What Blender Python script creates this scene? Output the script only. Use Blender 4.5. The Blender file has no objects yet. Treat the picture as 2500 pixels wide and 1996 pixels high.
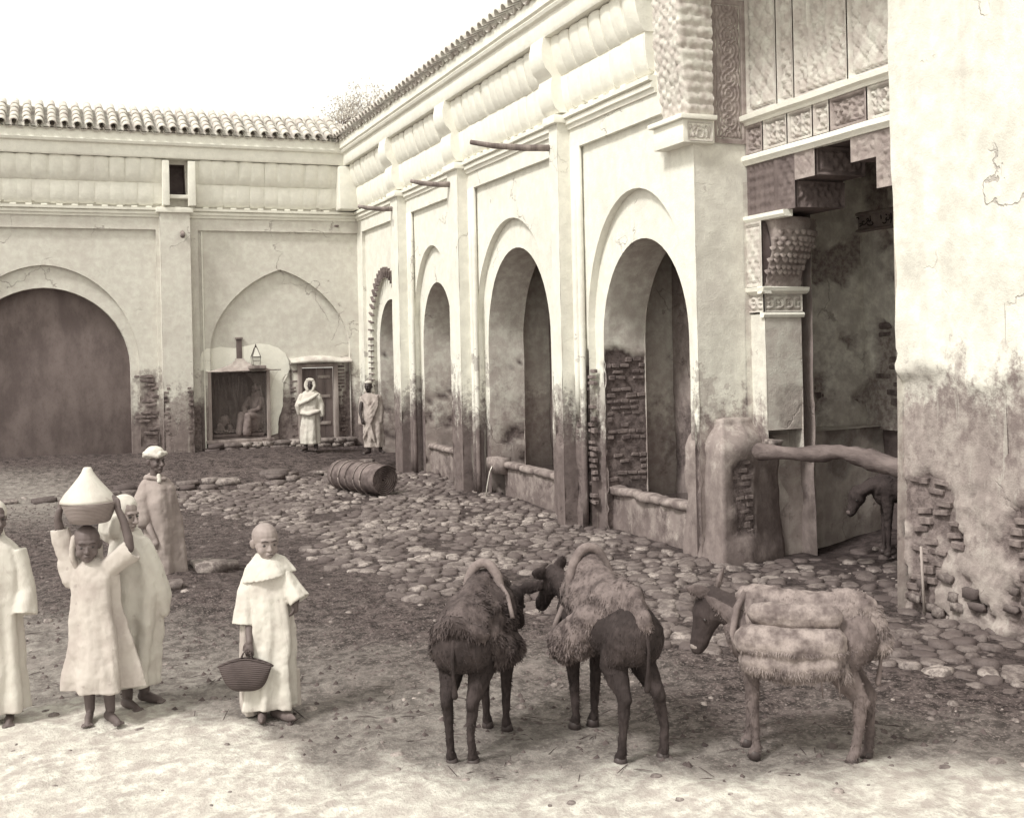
import bpy, bmesh, math, random
from mathutils import Vector, Matrix, Euler, noise, geometry
R = math.radians
SC = bpy.context.scene
COL = SC.collection
rnd = random.Random(7)

# ------------------------------------------------------------ camera, sky, sun, exposure
TH = math.atan(1140 / 2774.)
FW = Vector((math.sin(TH), math.cos(TH), 0)); RT = Vector((math.cos(TH), -math.sin(TH), 0))
cam = bpy.data.cameras.new('camera'); cam.lens = 36 * 2774 / 2500.; cam.sensor_width = 36
cam.shift_x = 0; cam.shift_y = -(998 - 846) / 2500.; cam.clip_end = 600; cam.clip_start = .05
camo = bpy.data.objects.new('camera', cam); COL.objects.link(camo)
camo.matrix_world = Matrix.Translation((0, 0, 2.4)) @ Matrix.Rotation(-TH, 4, 'Z') @ Matrix.Rotation(R(90), 4, 'X') @ Matrix.Rotation(-.0215, 4, 'Z')
SC.camera = camo

SUN_EL, SUN_AZ = R(50), R(-112)            # azimuth from +Y, clockwise positive: light comes from the left and a little from the front
w = bpy.data.worlds.new('World'); SC.world = w; w.use_nodes = True
nt = w.node_tree; nt.nodes.clear()
sky = nt.nodes.new('ShaderNodeTexSky'); sky.sky_type = 'NISHITA'; sky.sun_disc = False
sky.sun_elevation = SUN_EL; sky.sun_rotation = SUN_AZ; sky.dust_density = 4; sky.air_density = 1.0
bw = nt.nodes.new('ShaderNodeRGBToBW')
tint = nt.nodes.new('ShaderNodeMixRGB'); tint.blend_type = 'MULTIPLY'; tint.inputs[0].default_value = 1
tint.inputs[2].default_value = (1.0, .975, .875, 1)
bg = nt.nodes.new('ShaderNodeBackground'); bg.inputs[1].default_value = .15
wo = nt.nodes.new('ShaderNodeOutputWorld')
veil = nt.nodes.new('ShaderNodeMixRGB'); veil.blend_type = 'MIX'; veil.inputs[0].default_value = .8; veil.inputs[2].default_value = (4.1, 4.1, 4.1, 1)   # thin bright overcast over the blue
nt.links.new(sky.outputs[0], bw.inputs[0]); nt.links.new(bw.outputs[0], veil.inputs[1]); nt.links.new(veil.outputs[0], tint.inputs[1])
nt.links.new(tint.outputs[0], bg.inputs[0]); nt.links.new(bg.outputs[0], wo.inputs[0])
sl = bpy.data.lights.new('sun', 'SUN'); sl.energy = 1.5; sl.angle = R(10); sl.color = (1, .97, .91)
so = bpy.data.objects.new('sun', sl); COL.objects.link(so)
sd = Vector((math.sin(SUN_AZ) * math.cos(SUN_EL), math.cos(SUN_AZ) * math.cos(SUN_EL), math.sin(SUN_EL)))
so.rotation_euler = sd.to_track_quat('Z', 'Y').to_euler()
SC.view_settings.view_transform = 'Standard'; SC.view_settings.look = 'None'
SC.view_settings.exposure = 1.12; SC.view_settings.gamma = 1; SC.view_settings.use_curve_mapping = False
SC.cycles.use_denoising = True; SC.cycles.max_bounces = 6; SC.cycles.diffuse_bounces = 4

# ------------------------------------------------------------ materials: sepia toned greys
def tone(v):
    t = min(1, max(0, (v - .03) / .6))
    a = (1.20, .93, .92); b = (1.02, 1.0, .91)
    m = (1.12, .968, .91)
    if t < .5: c = [a[i] + (m[i] - a[i]) * t * 2 for i in range(3)]
    else: c = [m[i] + (b[i] - m[i]) * (t * 2 - 1) for i in range(3)]
    return (v * c[0], v * c[1], v * c[2], 1)
class NT:
    def __init__(s, name, rough=.9, spec=.15):
        s.m = bpy.data.materials.new(name); s.m.use_nodes = True
        s.t = s.m.node_tree; s.b = s.t.nodes['Principled BSDF']
        s.b.inputs['Roughness'].default_value = rough; s.b.inputs['Specular IOR Level'].default_value = spec
    def n(s, ty, **k):
        x = s.t.nodes.new(ty)
        for a, v in k.items(): setattr(x, a, v)
        return x
    def l(s, a, b): s.t.links.new(a, b)
    def pos(s, obj=False):
        if obj: return s.n('ShaderNodeTexCoord').outputs['Object']
        return s.n('ShaderNodeNewGeometry').outputs['Position']
    def noise(s, vec, scale, detail=5, rough=.6, sc=None, dist=0):
        if sc:
            mp = s.n('ShaderNodeMapping'); mp.inputs['Scale'].default_value = sc; s.l(vec, mp.inputs['Vector']); vec = mp.outputs[0]
        x = s.n('ShaderNodeTexNoise'); x.inputs['Scale'].default_value = scale; x.inputs['Detail'].default_value = detail
        x.inputs['Roughness'].default_value = rough; x.inputs['Distortion'].default_value = dist
        s.l(vec, x.inputs['Vector']); return x.outputs['Fac']
    def ramp(s, fac, a, b, va=0, vb=1):
        x = s.n('ShaderNodeMapRange'); x.interpolation_type = 'SMOOTHSTEP'
        x.inputs['From Min'].default_value = a; x.inputs['From Max'].default_value = b
        x.inputs['To Min'].default_value = va; x.inputs['To Max'].default_value = vb
        s.l(fac, x.inputs['Value']); return x.outputs[0]
    def math(s, op, a, b=None, c=None):
        x = s.n('ShaderNodeMath', operation=op)
        for i, v in enumerate((a, b, c)):
            if v is None: continue
            if isinstance(v, (int, float)): x.inputs[i].default_value = v
            else: s.l(v, x.inputs[i])
        return x.outputs[0]
    def mix(s, fac, a, b, mode='MIX'):
        x = s.n('ShaderNodeMixRGB', blend_type=mode)
        if isinstance(fac, (int, float)): x.inputs[0].default_value = fac
        else: s.l(fac, x.inputs[0])
        for i, v in ((1, a), (2, b)):
            if isinstance(v, tuple): x.inputs[i].default_value = v
            elif isinstance(v, (int, float)): x.inputs[i].default_value = tone(v)
            else: s.l(v, x.inputs[i])
        return x.outputs[0]
    def attr(s, name): return s.n('ShaderNodeAttribute', attribute_name=name).outputs['Fac']
    def sep(s, vec, ax):
        x = s.n('ShaderNodeSeparateXYZ'); s.l(vec, x.inputs[0]); return x.outputs[ax]
    def done(s, col, bumpf=None, strength=.3, dist=.01):
        if isinstance(col, (int, float)): s.b.inputs['Base Color'].default_value = tone(col)
        else: s.l(col, s.b.inputs['Base Color'])
        if bumpf is not None:
            x = s.n('ShaderNodeBump'); x.inputs['Strength'].default_value = strength; x.inputs['Distance'].default_value = dist
            s.l(bumpf, x.inputs['Height']); s.l(x.outputs[0], s.b.inputs['Normal'])
        return s.m

def plaster(name, clean=.72, damp=.2, dampz=1.6, band=.5, peelc=.2, mott=.12, stain=.35, flake=1., cracks=.55):
    """limewash over masonry: mottled wash, rising damp with a ragged edge, run marks, masonry where the coat has gone"""
    m = NT(name); p = m.pos()
    n1 = m.noise(p, .9, 8, .62); n2 = m.noise(p, 7, 6, .65); n3 = m.noise(p, 60, 3, .6)
    st = m.noise(p, 4.5, 5, .6, sc=(1, 1, .12))
    z = m.sep(p, 2)
    h = m.math('ADD', z, m.math('MULTIPLY', m.math('SUBTRACT', n1, .5), 1.7))
    h = m.math('ADD', h, m.math('MULTIPLY', m.math('SUBTRACT', st, .5), 1.6))
    h = m.math('ADD', h, m.math('MULTIPLY', m.math('SUBTRACT', n2, .5), 1.3)); h = m.math('ADD', h, m.math('MULTIPLY', m.math('SUBTRACT', m.noise(p, 26, 5, .7), .5), .9))
    wet = m.ramp(h, dampz - band, dampz + band, 1, 0)
    c = m.mix(m.ramp(n2, .35, .7), clean * (1 - mott), clean)
    c = m.mix(m.ramp(n1, .48, .72, 0, stain), c, clean * .62)
    c = m.mix(m.ramp(st, .56, .75, 0, stain * .8), c, clean * .6)
    c = m.mix(m.ramp(n3, .66, .74, 0, .35), c, clean * .4)
    d = m.mix(m.ramp(n2, .38, .62), damp * .75, damp * 1.45)
    d = m.mix(m.ramp(st, .45, .7), d, damp * .6)
    d = m.mix(m.ramp(m.noise(p, 11, 4, .6, sc=(1, 1, .08)), .6, .68, 0, .55), d, clean * .75)
    c = m.mix(wet, c, d)
    mas = m.mix(m.ramp(m.noise(p, 14, 5, .7), .35, .65), peelc * .6, peelc * 1.25)
    ds = m.n('ShaderNodeVectorMath', operation='ADD'); nv = m.n('ShaderNodeTexNoise'); nv.inputs['Scale'].default_value = 2.2; nv.inputs['Detail'].default_value = 5; m.l(p, nv.inputs['Vector'])
    sc_ = m.n('ShaderNodeVectorMath', operation='SCALE'); sc_.inputs['Scale'].default_value = .9; m.l(nv.outputs['Color'], sc_.inputs[0]); m.l(p, ds.inputs[0]); m.l(sc_.outputs[0], ds.inputs[1])
    vo = m.n('ShaderNodeTexVoronoi', feature='DISTANCE_TO_EDGE'); vo.inputs['Scale'].default_value = .75; m.l(ds.outputs[0], vo.inputs['Vector'])
    crk = m.math('MULTIPLY', m.ramp(vo.outputs['Distance'], .002, .010, 1, 0), m.ramp(m.noise(p, 1.1, 3, .5), .55, .63)) if cracks else m.math('MULTIPLY', n3, 0.)
    c = m.mix(m.math('MULTIPLY', crk, cracks), c, clean * .3)
    # ragged flakes where a coat has come away, a shade darker
    fl = m.math('ADD', m.noise(p, 2.1, 9, .72), m.ramp(z, .4, 3.4, .17, -.1)); c = m.mix(m.ramp(fl, .585, .60, 0, .5 * flake), c, damp * 1.25)
    c = m.mix(m.attr('peel'), c, mas)
    b = m.math('ADD', m.math('MULTIPLY', n2, .8), m.math('MULTIPLY', n3, .4)); b = m.math('SUBTRACT', b, crk)
    b = m.math('ADD', b, m.math('MULTIPLY', m.attr('peel'), m.noise(p, 30, 4, .7)))
    return m.done(c, b, .55, .02)
def simple(name, a, b=None, scale=8, rough=.9, bump=.3, bs=25, dist=.006, spec=.15, sc=None, obj=False, fine=True, detail=6):
    m = NT(name, rough, spec); p = m.pos(obj)
    if b is None: b = a * .75
    n1 = m.noise(p, scale, detail, .62, sc=sc); n2 = m.noise(p, bs, 4, .6, sc=sc)
    c = m.mix(m.ramp(n1, .33, .67), a, b)
    if fine: c = m.mix(m.ramp(n2, .5, .75, 0, .35), c, min(a, b) * .7)
    return m.done(c, m.math('ADD', n1, n2), bump, dist)

M = {}
M['arc'] = plaster('limewash_arcade', .78, .12, 1.45, .4, .15)
M['back'] = plaster('limewash_back_wall', .66, .17, 1.25, .5, .17, mott=.16)
M['portal'] = plaster('limewash_portal', .74, .24, 1.5, .35, .17, mott=.2)
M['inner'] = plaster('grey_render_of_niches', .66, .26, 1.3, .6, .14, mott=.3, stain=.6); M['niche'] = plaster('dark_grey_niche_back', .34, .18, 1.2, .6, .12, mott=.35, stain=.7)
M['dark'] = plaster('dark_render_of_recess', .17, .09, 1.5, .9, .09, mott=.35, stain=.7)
M['trim'] = plaster('limewash_mouldings', .84, .4, -2, .5, .2, mott=.08, stain=.2, flake=0, cracks=0)
M['trimb'] = plaster('limewash_mouldings_back', .80, .4, -2, .5, .2, mott=.1, stain=.3, flake=0, cracks=0)
M['brick'] = simple('old_thin_brick', .22, .09, 9, bs=40, bump=.6)
M['stone'] = simple('trough_stone', .30, .12, 5, bs=22, bump=.5)
M['tile'] = simple('roof_tile', .62, .42, 5, bs=30, bump=.3)
M['wood'] = simple('weathered_wood', .30, .12, 5, bs=40, sc=(1, 1, .15), bump=.5)
M['log'] = simple('dark_log_bark', .17, .08, 6, bs=40, sc=(1, .2, 1), bump=.9, dist=.01)
M['door'] = simple('grey_brown_door_wood', .20, .11, 4, bs=35, sc=(1, 1, .12), bump=.4)
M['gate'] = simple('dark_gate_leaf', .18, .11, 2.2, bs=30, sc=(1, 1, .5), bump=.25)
M['void'] = simple('dark_shop_interior', .17, .11, 3, bs=20)  # plain dark tone for the shop inside, window back and slot
M['cobble'] = None

# ------------------------------------------------------------ object helpers
def tag(o, label=None, cat=None, group=None, kind=None):
    if label: o['label'] = label
    if cat: o['category'] = cat
    if group: o['group'] = group
    if kind: o['kind'] = kind
    return o
def thing(name, label, cat, loc=(0, 0, 0), rz=0, group=None):
    o = bpy.data.objects.new(name, None); COL.objects.link(o); o.location = loc; o.rotation_euler = (0, 0, rz)
    o.empty_display_size = .1
    return tag(o, label, cat, group)
WB = set()
def par(o, parent, world=True):
    """world=True: the child's data are in world coordinates (parts of the fixed buildings)"""
    o.parent = parent
    if world:
        if parent.name not in WB:
            o.matrix_parent_inverse = (Matrix.Translation(parent.location) @ parent.rotation_euler.to_matrix().to_4x4()).inverted()
        WB.add(o.name)
def mesh_obj(name, verts, faces, mat, parent=None, smooth=True, world=True, sharp=None):
    me = bpy.data.meshes.new(name); me.from_pydata([tuple(v) for v in verts], [], faces); me.update()
    if smooth: me.polygons.foreach_set('use_smooth', [True] * len(me.polygons))
    if mat: me.materials.append(mat)
    if sharp is not None:
        me.set_sharp_from_angle(angle=sharp)
    o = bpy.data.objects.new(name, me); COL.objects.link(o)
    if parent is not None: par(o, parent, world)
    return o
def setattr_f(o, name, vals):
    a = o.data.attributes.new(name, 'FLOAT', 'POINT'); a.data.foreach_set('value', vals)
def box_vf(c, s, rz=0, jit=0, r=rnd):
    vs = []; cs, sn = math.cos(rz), math.sin(rz)
    for dz in (-1, 1):
        for dy in (-1, 1):
            for dx in (-1, 1):
                x, y, z = dx * s[0] / 2 + r.uniform(-jit, jit), dy * s[1] / 2 + r.uniform(-jit, jit), dz * s[2] / 2 + r.uniform(-jit, jit)
                vs.append(Vector((c[0] + x * cs - y * sn, c[1] + x * sn + y * cs, c[2] + z)))
    return vs, [(0, 2, 3, 1), (4, 5, 7, 6), (0, 1, 5, 4), (2, 6, 7, 3), (0, 4, 6, 2), (1, 3, 7, 5)]
def boxes(name, lst, mat, parent=None, bevel=.006, world=True, seg=2):
    """one object from several boxes [(centre, size, rz)]"""
    V, F = [], []
    for b in lst:
        v, f = box_vf(*b); k = len(V); V += v; F += [tuple(i + k for i in q) for q in f]
    o = mesh_obj(name, V, F, mat, parent, smooth=bevel > 0, world=world)
    if bevel:
        bm = bmesh.new(); bm.from_mesh(o.data)
        bmesh.ops.bevel(bm, geom=list(bm.edges), offset=bevel, segments=seg, affect='EDGES', profile=.6)
        bm.to_mesh(o.data); bm.free(); o.data.set_sharp_from_angle(angle=R(35))
        o.data.polygons.foreach_set('use_smooth', [True] * len(o.data.polygons))
    return o
def box(name, a, b, mat, parent=None, bevel=.006, world=True):
    c = [(a[i] + b[i]) / 2 for i in range(3)]; s = [abs(b[i] - a[i]) for i in range(3)]
    return boxes(name, [(c, s, 0)], mat, parent, bevel, world)
def grid_obj(name, rows, mat, parent=None, closed=False, world=True, smooth=True, caps=False):
    n = len(rows[0]); V = [p for r in rows for p in r]; F = []
    for i in range(len(rows) - 1):
        for j in range(n if closed else n - 1):
            k = (j + 1) % n
            F.append((i * n + j, i * n + k, (i + 1) * n + k, (i + 1) * n + j))
    if caps and closed:
        F.append(tuple(range(n - 1, -1, -1))); F.append(tuple((len(rows) - 1) * n + j for j in range(n)))
    return mesh_obj(name, V, F, mat, parent, smooth, world)
def tube_vf(path, rad, n=10, squash=1, jit=0, r=rnd):
    rows = []
    up = Vector((0, 0, 1))
    for i, p in enumerate(path):
        p = Vector(p); a = Vector(path[max(0, i - 1)]); b = Vector(path[min(len(path) - 1, i + 1)])
        t = (b - a).normalized(); s = t.cross(up)
        if s.length < .05: s = t.cross(Vector((1, 0, 0)))
        s.normalize(); u = s.cross(t)
        rr = rad[i] if isinstance(rad, (list, tuple)) else rad
        rows.append([p + (s * math.cos(q) + u * math.sin(q) * squash) * (rr * (1 + r.uniform(-jit, jit))) for q in (2 * math.pi * j / n for j in range(n))])
    V = [p for q in rows for p in q]; F = []
    for i in range(len(rows) - 1):
        for j in range(n):
            k = (j + 1) % n; F.append((i * n + j, i * n + k, (i + 1) * n + k, (i + 1) * n + j))
    F.append(tuple(range(n - 1, -1, -1))); F.append(tuple((len(rows) - 1) * n + j for j in range(n)))
    return V, F
def tube(name, path, rad, mat, parent=None, n=10, world=True, jit=0, squash=1):
    V, F = tube_vf(path, rad, n, squash, jit)
    return mesh_obj(name, V, F, mat, parent, True, world)
def join_vf(lst):
    V, F = [], []
    for v, f in lst:
        k = len(V); V += v; F += [tuple(i + k for i in q) for q in f]
    return V, F
def fbm(x, y, z=0, o=4):
    return noise.fractal(Vector((x, y, z)), 1.0, 2.0, o)
def sstep(x, a, b):
    t = min(1, max(0, (x - a) / (b - a))); return t * t * (3 - 2 * t)
def lerp(a, b, t): return a + (b - a) * t

UP = Vector((0, 0, 1))
def arch(c, half, spring, apex, z0, n=26, point=.12):
    pts = [(c - half, z0), (c - half, (z0 + spring) / 2)]
    for i in range(n + 1):
        a = math.pi - math.pi * i / n
        pts.append((c + half * math.cos(a), spring + (apex - spring) * ((1 - point) * math.sin(a) + point * (1 - abs(math.cos(a))))))
    return pts + [(c + half, (z0 + spring) / 2), (c + half, z0)]
def inside(p, poly):
    x, y = p; c = False; j = len(poly) - 1
    for i in range(len(poly)):
        xi, yi = poly[i]; xj, yj = poly[j]
        if (yi > y) != (yj > y) and x < (xj - xi) * (y - yi) / (yj - yi) + xi: c = not c
        j = i
    return c
def subdiv(poly, step, closed=True):
    out = []
    for i in range(len(poly) if closed else len(poly) - 1):
        a = poly[i]; b = poly[(i + 1) % len(poly)]; L = math.hypot(b[0] - a[0], b[1] - a[1]); k = max(1, int(L / step))
        out += [(lerp(a[0], b[0], t / k), lerp(a[1], b[1], t / k)) for t in range(k)]
    if not closed: out.append(poly[-1])
    return out
def sheet(name, parent, P0, U, N, outer, holes, step, mat, peel=None, amp=.008, pd=.03):
    """a wall face: outer polygon (u,z) with holes, gently uneven, set back where peel(u,z) says the coat has gone"""
    P0, U, N = Vector(P0), Vector(U), Vector(N)
    loops = [subdiv(outer, step)] + [subdiv(h, step) for h in holes]
    vs, es = [], []; cells = {}
    for lp in loops:
        k = len(vs)
        for i, p in enumerate(lp):
            vs.append(Vector(p)); es.append((k + i, k + (i + 1) % len(lp)))
            cells.setdefault((int(p[0] // step), int(p[1] // step)), []).append(p)
    us = [p[0] for p in outer]; zs = [p[1] for p in outer]
    u = min(us) + step
    holeb = [(min(q[0] for q in h), max(q[0] for q in h), min(q[1] for q in h), max(q[1] for q in h)) for h in holes]
    rect = len(outer) == 4
    row = 0
    while u < max(us) - step * .4:
        z = min(zs) + step * (.6 + .5 * (row % 2))
        while z < max(zs) - step * .4:
            q = (u, z); ok = rect or inside(q, outer)
            if ok:
                ci, cj = int(u // step), int(z // step)
                for di in (-1, 0, 1):
                    for dj in (-1, 0, 1):
                        for p in cells.get((ci + di, cj + dj), ()):
                            if (p[0] - u) ** 2 + (p[1] - z) ** 2 < (.55 * step) ** 2: ok = False
            if ok:
                for h, b in zip(holes, holeb):
                    if b[0] < u < b[1] and b[2] < z < b[3] and inside(q, h): ok = False; break
            if ok: vs.append(Vector(q))
            z += step
        u += step; row += 1
    r = geometry.delaunay_2d_cdt(vs, es, [], 0, 1e-5)
    V2, F2 = r[0], r[2]
    keep = []
    for f in F2:
        cu = sum(V2[i][0] for i in f) / len(f); cz = sum(V2[i][1] for i in f) / len(f)
        if not inside((cu, cz), outer): continue
        if any(b[0] < cu < b[1] and b[2] < cz < b[3] and inside((cu, cz), h) for h, b in zip(holes, holeb)): continue
        keep.append(tuple(f))
    used = sorted({i for f in keep for i in f}); mp = {a: b for b, a in enumerate(used)}
    V, att = [], []
    for i in used:
        u, z = V2[i]; q = P0 + U * u + UP * z
        pe = peel(u, z) if peel else 0
        d = amp * fbm(q.x * 1.3, q.y * 1.3, q.z * 1.3, 3) - pd * pe
        if pe > .3: d += .012 * noise.noise(q * 14)
        V.append(q + N * d); att.append(pe)
    nrm = U.cross(UP)
    F = [tuple(mp[i] for i in f) for f in keep]
    if nrm.dot(N) < 0: F = [f[::-1] for f in F]
    o = mesh_obj(name, V, F, mat, parent)
    setattr_f(o, 'peel', att)
    return o
def reveal(name, parent, P0, U, N, line, depth, mat, step=.08, peel=None, amp=.01, flip=False, pd=.035):
    """the thickness of an opening: line (u,z) swept backwards by depth"""
    P0, U, N = Vector(P0), Vector(U), Vector(N)
    ln = subdiv(line, step, False); k = max(1, int(depth / step)); rows = []; att = []
    for j in range(k + 1):
        r = []
        for i, (u, z) in enumerate(ln):
            a = ln[max(0, i - 1)]; b = ln[min(len(ln) - 1, i + 1)]
            t = Vector((b[0] - a[0], b[1] - a[1])).normalized(); nn = (U * (-t[1]) + UP * t[0]) * (1 if not flip else -1)
            dd = depth * j / k; pe = peel(i / len(ln), z, dd) if peel else 0
            q = P0 + U * u + UP * z - N * dd
            e = 0 if j in (0,) else 1
            d = amp * fbm(q.x * 2, q.y * 2, q.z * 2, 3) * e - pd * pe
            if pe > .3: d += .015 * noise.noise(q * 12)
            r.append(q - nn * d); att.append(pe)
        rows.append(r)
    o = grid_obj(name, rows, mat, parent)
    setattr_f(o, 'peel', att); return o

# bricks: four shared irregular shapes
BR = []
for k in range(4):
    rr = random.Random(20 + k); v, f = box_vf((0, 0, 0), (1, 1, 1), 0, 0)
    me = bpy.data.meshes.new('brick'); bm = bmesh.new()
    bv = [bm.verts.new((p.x + rr.uniform(-.06, .06), p.y, p.z + rr.uniform(-.1, .1))) for p in v]
    for q in f: bm.faces.new([bv[i] for i in q])
    bmesh.ops.bevel(bm, geom=[e for e in bm.edges], offset=.09, segments=1, affect='EDGES')
    bm.to_mesh(me); bm.free(); me.materials.append(M['brick']); BR.append(me)
def brick(parent, c, U, N, L, H, D, tilt=0, name='brick'):
    o = bpy.data.objects.new(name, rnd.choice(BR)); COL.objects.link(o); par(o, parent)
    U = Vector(U).normalized(); N = Vector(N).normalized(); W = N.cross(U)
    m = Matrix((U, N, W)).transposed().to_4x4() @ Matrix.Rotation(tilt, 4, 'Y')
    o.matrix_basis = Matrix.Translation(c) @ m @ Matrix.Diagonal((L, D, H, 1))
    return o
def brick_zone(parent, P0, U, N, u0, u1, z0, z1, peel, course=.078, L=.22, lim=60, drop=.17, mn=.55, proud=.008):
    cnt = 0; P0, U, N = Vector(P0), Vector(U), Vector(N); z = z0 + course / 2; row = 0
    cand = []
    while z < z1:
        u = u0 - L * rnd.random()
        while u < u1:
            l = L * rnd.uniform(.55, 1.1); cu = u + l / 2
            if u0 < cu < u1 and peel(cu, z) > mn and peel(cu - l * .35, z) > mn * .6 and peel(cu + l * .35, z) > mn * .6 and rnd.random() > drop: cand.append((max(u0, u), min(u1, u + l), z))
            u += l + .018
        z += course; row += 1
    if len(cand) > lim: cand = rnd.sample(cand, lim)
    for a, b, z in cand:
        if b - a < .05: continue
        brick(parent, P0 + U * (a + b) / 2 + UP * (z + rnd.uniform(-.004, .004)) + N * (rnd.uniform(-.014, .0) + proud - .03), U, N, b - a, course * .66 * rnd.uniform(.7, 1.15), .06, rnd.uniform(-.07, .07))
M['buttress'] = plaster('damp_grey_plaster', .40, .15, .9, .8, .12, mott=.3, stain=.7)
M['recw'] = plaster('pale_stained_recess_plaster', .84, .4, 1.5, .9, .36, mott=.35, stain=.8)
M['pier'] = plaster('limewash_pier', .76, .30, 2.0, .25, .15, mott=.2, stain=.4)
M['inner2'] = plaster('shaft_plaster', .60, .34, .9, .6, .25, mott=.25, stain=.5)
M['dark2'] = plaster('stained_lower_wall', .62, .34, 1.0, .8, .1, mott=.3, stain=.7)
# ============================================================ GROUND
KERB = [(-4.2, 20.2), (.2, 20.4), (2.3, 20.6), (3.74, 20.6), (5.16, 21.7), (6.3, 22.6)]
def kerb_y(x):
    for a, b in zip(KERB, KERB[1:]):
        if a[0] <= x <= b[0]: return lerp(a[1], b[1], (x - a[0]) / (b[0] - a[0]))
    return KERB[0][1] if x < KERB[0][0] else KERB[-1][1]
def gz(x, y, fine=True):
    if y > 30 or y < -6 or x < -9 or x > 14: return -.02
    z = .07 * sstep(y - kerb_y(x), -.1, .25) + .25 * sstep(y - kerb_y(x), .3, 3.2)
    z += .08 * sstep(-x, -2, 3) * sstep(y, 18, 24)
    z += .16 * sstep(x, 8.2, 10) * sstep(y, 8, 11)
    z += .16 * math.exp(-((x - 1.25) ** 2 / .5 + (y - 13.0) ** 2 / .35)) - .1 * math.exp(-((x - 2.1) ** 2 / .4 + (y - 12.9) ** 2 / .5))
    z += .10 * math.exp(-((x - 1.1) ** 2 / 1.6 + (y - 11.2) ** 2 / .25))
    if fine:
        z += .035 * fbm(x * .7, y * .7, 0, 3) + (1 - .8 * paved(x, y)) * (.022 * fbm(x * 3, y * 3, 5, 4) + .012 * fbm(x * 9, y * 9, 1, 3))
    else: z += .035 * fbm(x * .7, y * .7, 0, 3)
    return z
def paved(x, y):
    """1 on the cobbled strip, 0 on bare earth"""
    n = .5 * fbm(x * .5, y * .5, 9, 3) + .25 * fbm(x * 1.8, y * 1.8, 3, 2)
    d = x - (3.05 + (15 - y) * .05 + .9 * n)
    if y > 15: d = x - (3.05 - (y - 15) * .33 + .9 * n)
    if y < 10.5: d = x - (3.1 + (10.5 - y) * .62 + .8 * n)
    a = sstep(d, -.35, .35)
    a *= 1 - sstep(y - kerb_y(x) + .4 * n, -.35, .1)
    return a
def dust_fade(x, y):  # pale dust, plus a painted fade to white towards the camera
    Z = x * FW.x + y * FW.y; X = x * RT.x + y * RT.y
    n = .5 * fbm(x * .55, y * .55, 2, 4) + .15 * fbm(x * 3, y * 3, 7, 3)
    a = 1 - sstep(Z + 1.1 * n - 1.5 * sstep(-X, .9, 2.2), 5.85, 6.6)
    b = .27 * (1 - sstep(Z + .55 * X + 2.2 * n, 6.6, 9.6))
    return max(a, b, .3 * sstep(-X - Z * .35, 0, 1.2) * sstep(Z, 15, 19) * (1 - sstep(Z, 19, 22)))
def wetm(x, y):
    n = fbm(x * .8, y * .8, 4, 3)
    a = math.exp(-((x - 5.7) ** 2 / .7 + (y - 15.9) ** 2 / 1.6))
    b = sstep(x + .3 * n, 6.9, 7.6) * sstep(y, 6, 8)
    c = math.exp(-((x - 2.3) ** 2 / 1.2 + (y - 13.3) ** 2 / 3)) * .7
    d = sstep(x + .3 * n, 4.6, 6.0) * sstep(y, 5.5, 8.5) * .55
    return min(1, max(a, b, c, d))
xs = [-40, -20, -12, -9]; x = -8.0
xs = [-120, -40, -16, -10]; x = -9.0
while x < 13.2:
    xs.append(x); x += .055 if -1.2 < x < 9.6 else .3
xs += [14, 20, 60, 120]
ys = [-60, -20, -8]; y = -6.0
while y < 28:
    ys.append(y); y += (.45 if y < 4.0 else (.055 if y < 14 else (.075 if y < 25.2 else .4)))
ys += [32, 60, 160]
m = NT('trodden_earth'); p = m.pos()
n1 = m.noise(p, 1.6, 8, .68); n2 = m.noise(p, 9, 7, .7, sc=(1, 1.0, 1)); n3 = m.noise(p, 42, 5, .7)
mud = m.mix(m.ramp(n2, .40, .60), .022, .09); mud = m.mix(m.ramp(n3, .52, .62, 0, .7), mud, .22)
mud = m.mix(m.ramp(n1, .52, .7, 0, .4), mud, .18)
dst_fade = m.mix(m.ramp(n2, .38, .66), .40, .72); dst_fade = m.mix(m.ramp(n3, .55, .72, 0, .6), dst_fade, .26); dst_fade = m.mix(m.ramp(n1, .45, .62, 0, .5), dst_fade, .5)  # dust colour that also carries the painted white fade in front
c = m.mix(m.attr('dust_fade_mix'), mud, dst_fade); c = m.mix(m.attr('wet'), c, m.mix(m.ramp(n2, .4, .65), .035, .08))
M['earth'] = m.done(c, m.math('ADD', n2, m.math('MULTIPLY', n3, .6)), .9, .03)
rows = []; dv, wv = [], []
for yy in ys:
    r = []
    for xx in xs:
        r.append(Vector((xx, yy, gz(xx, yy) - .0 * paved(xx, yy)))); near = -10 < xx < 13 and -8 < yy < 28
        dv.append(dust_fade(xx, yy) if near else 1.0 if yy < 0 else .2); wv.append(max(wetm(xx, yy), .6 * paved(xx, yy)) if near else 0)
    rows.append(r)
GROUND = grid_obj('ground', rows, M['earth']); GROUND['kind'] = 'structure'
setattr_f(GROUND, 'dust_fade_mix', dv); setattr_f(GROUND, 'wet', wv)
WB.add('ground')

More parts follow.
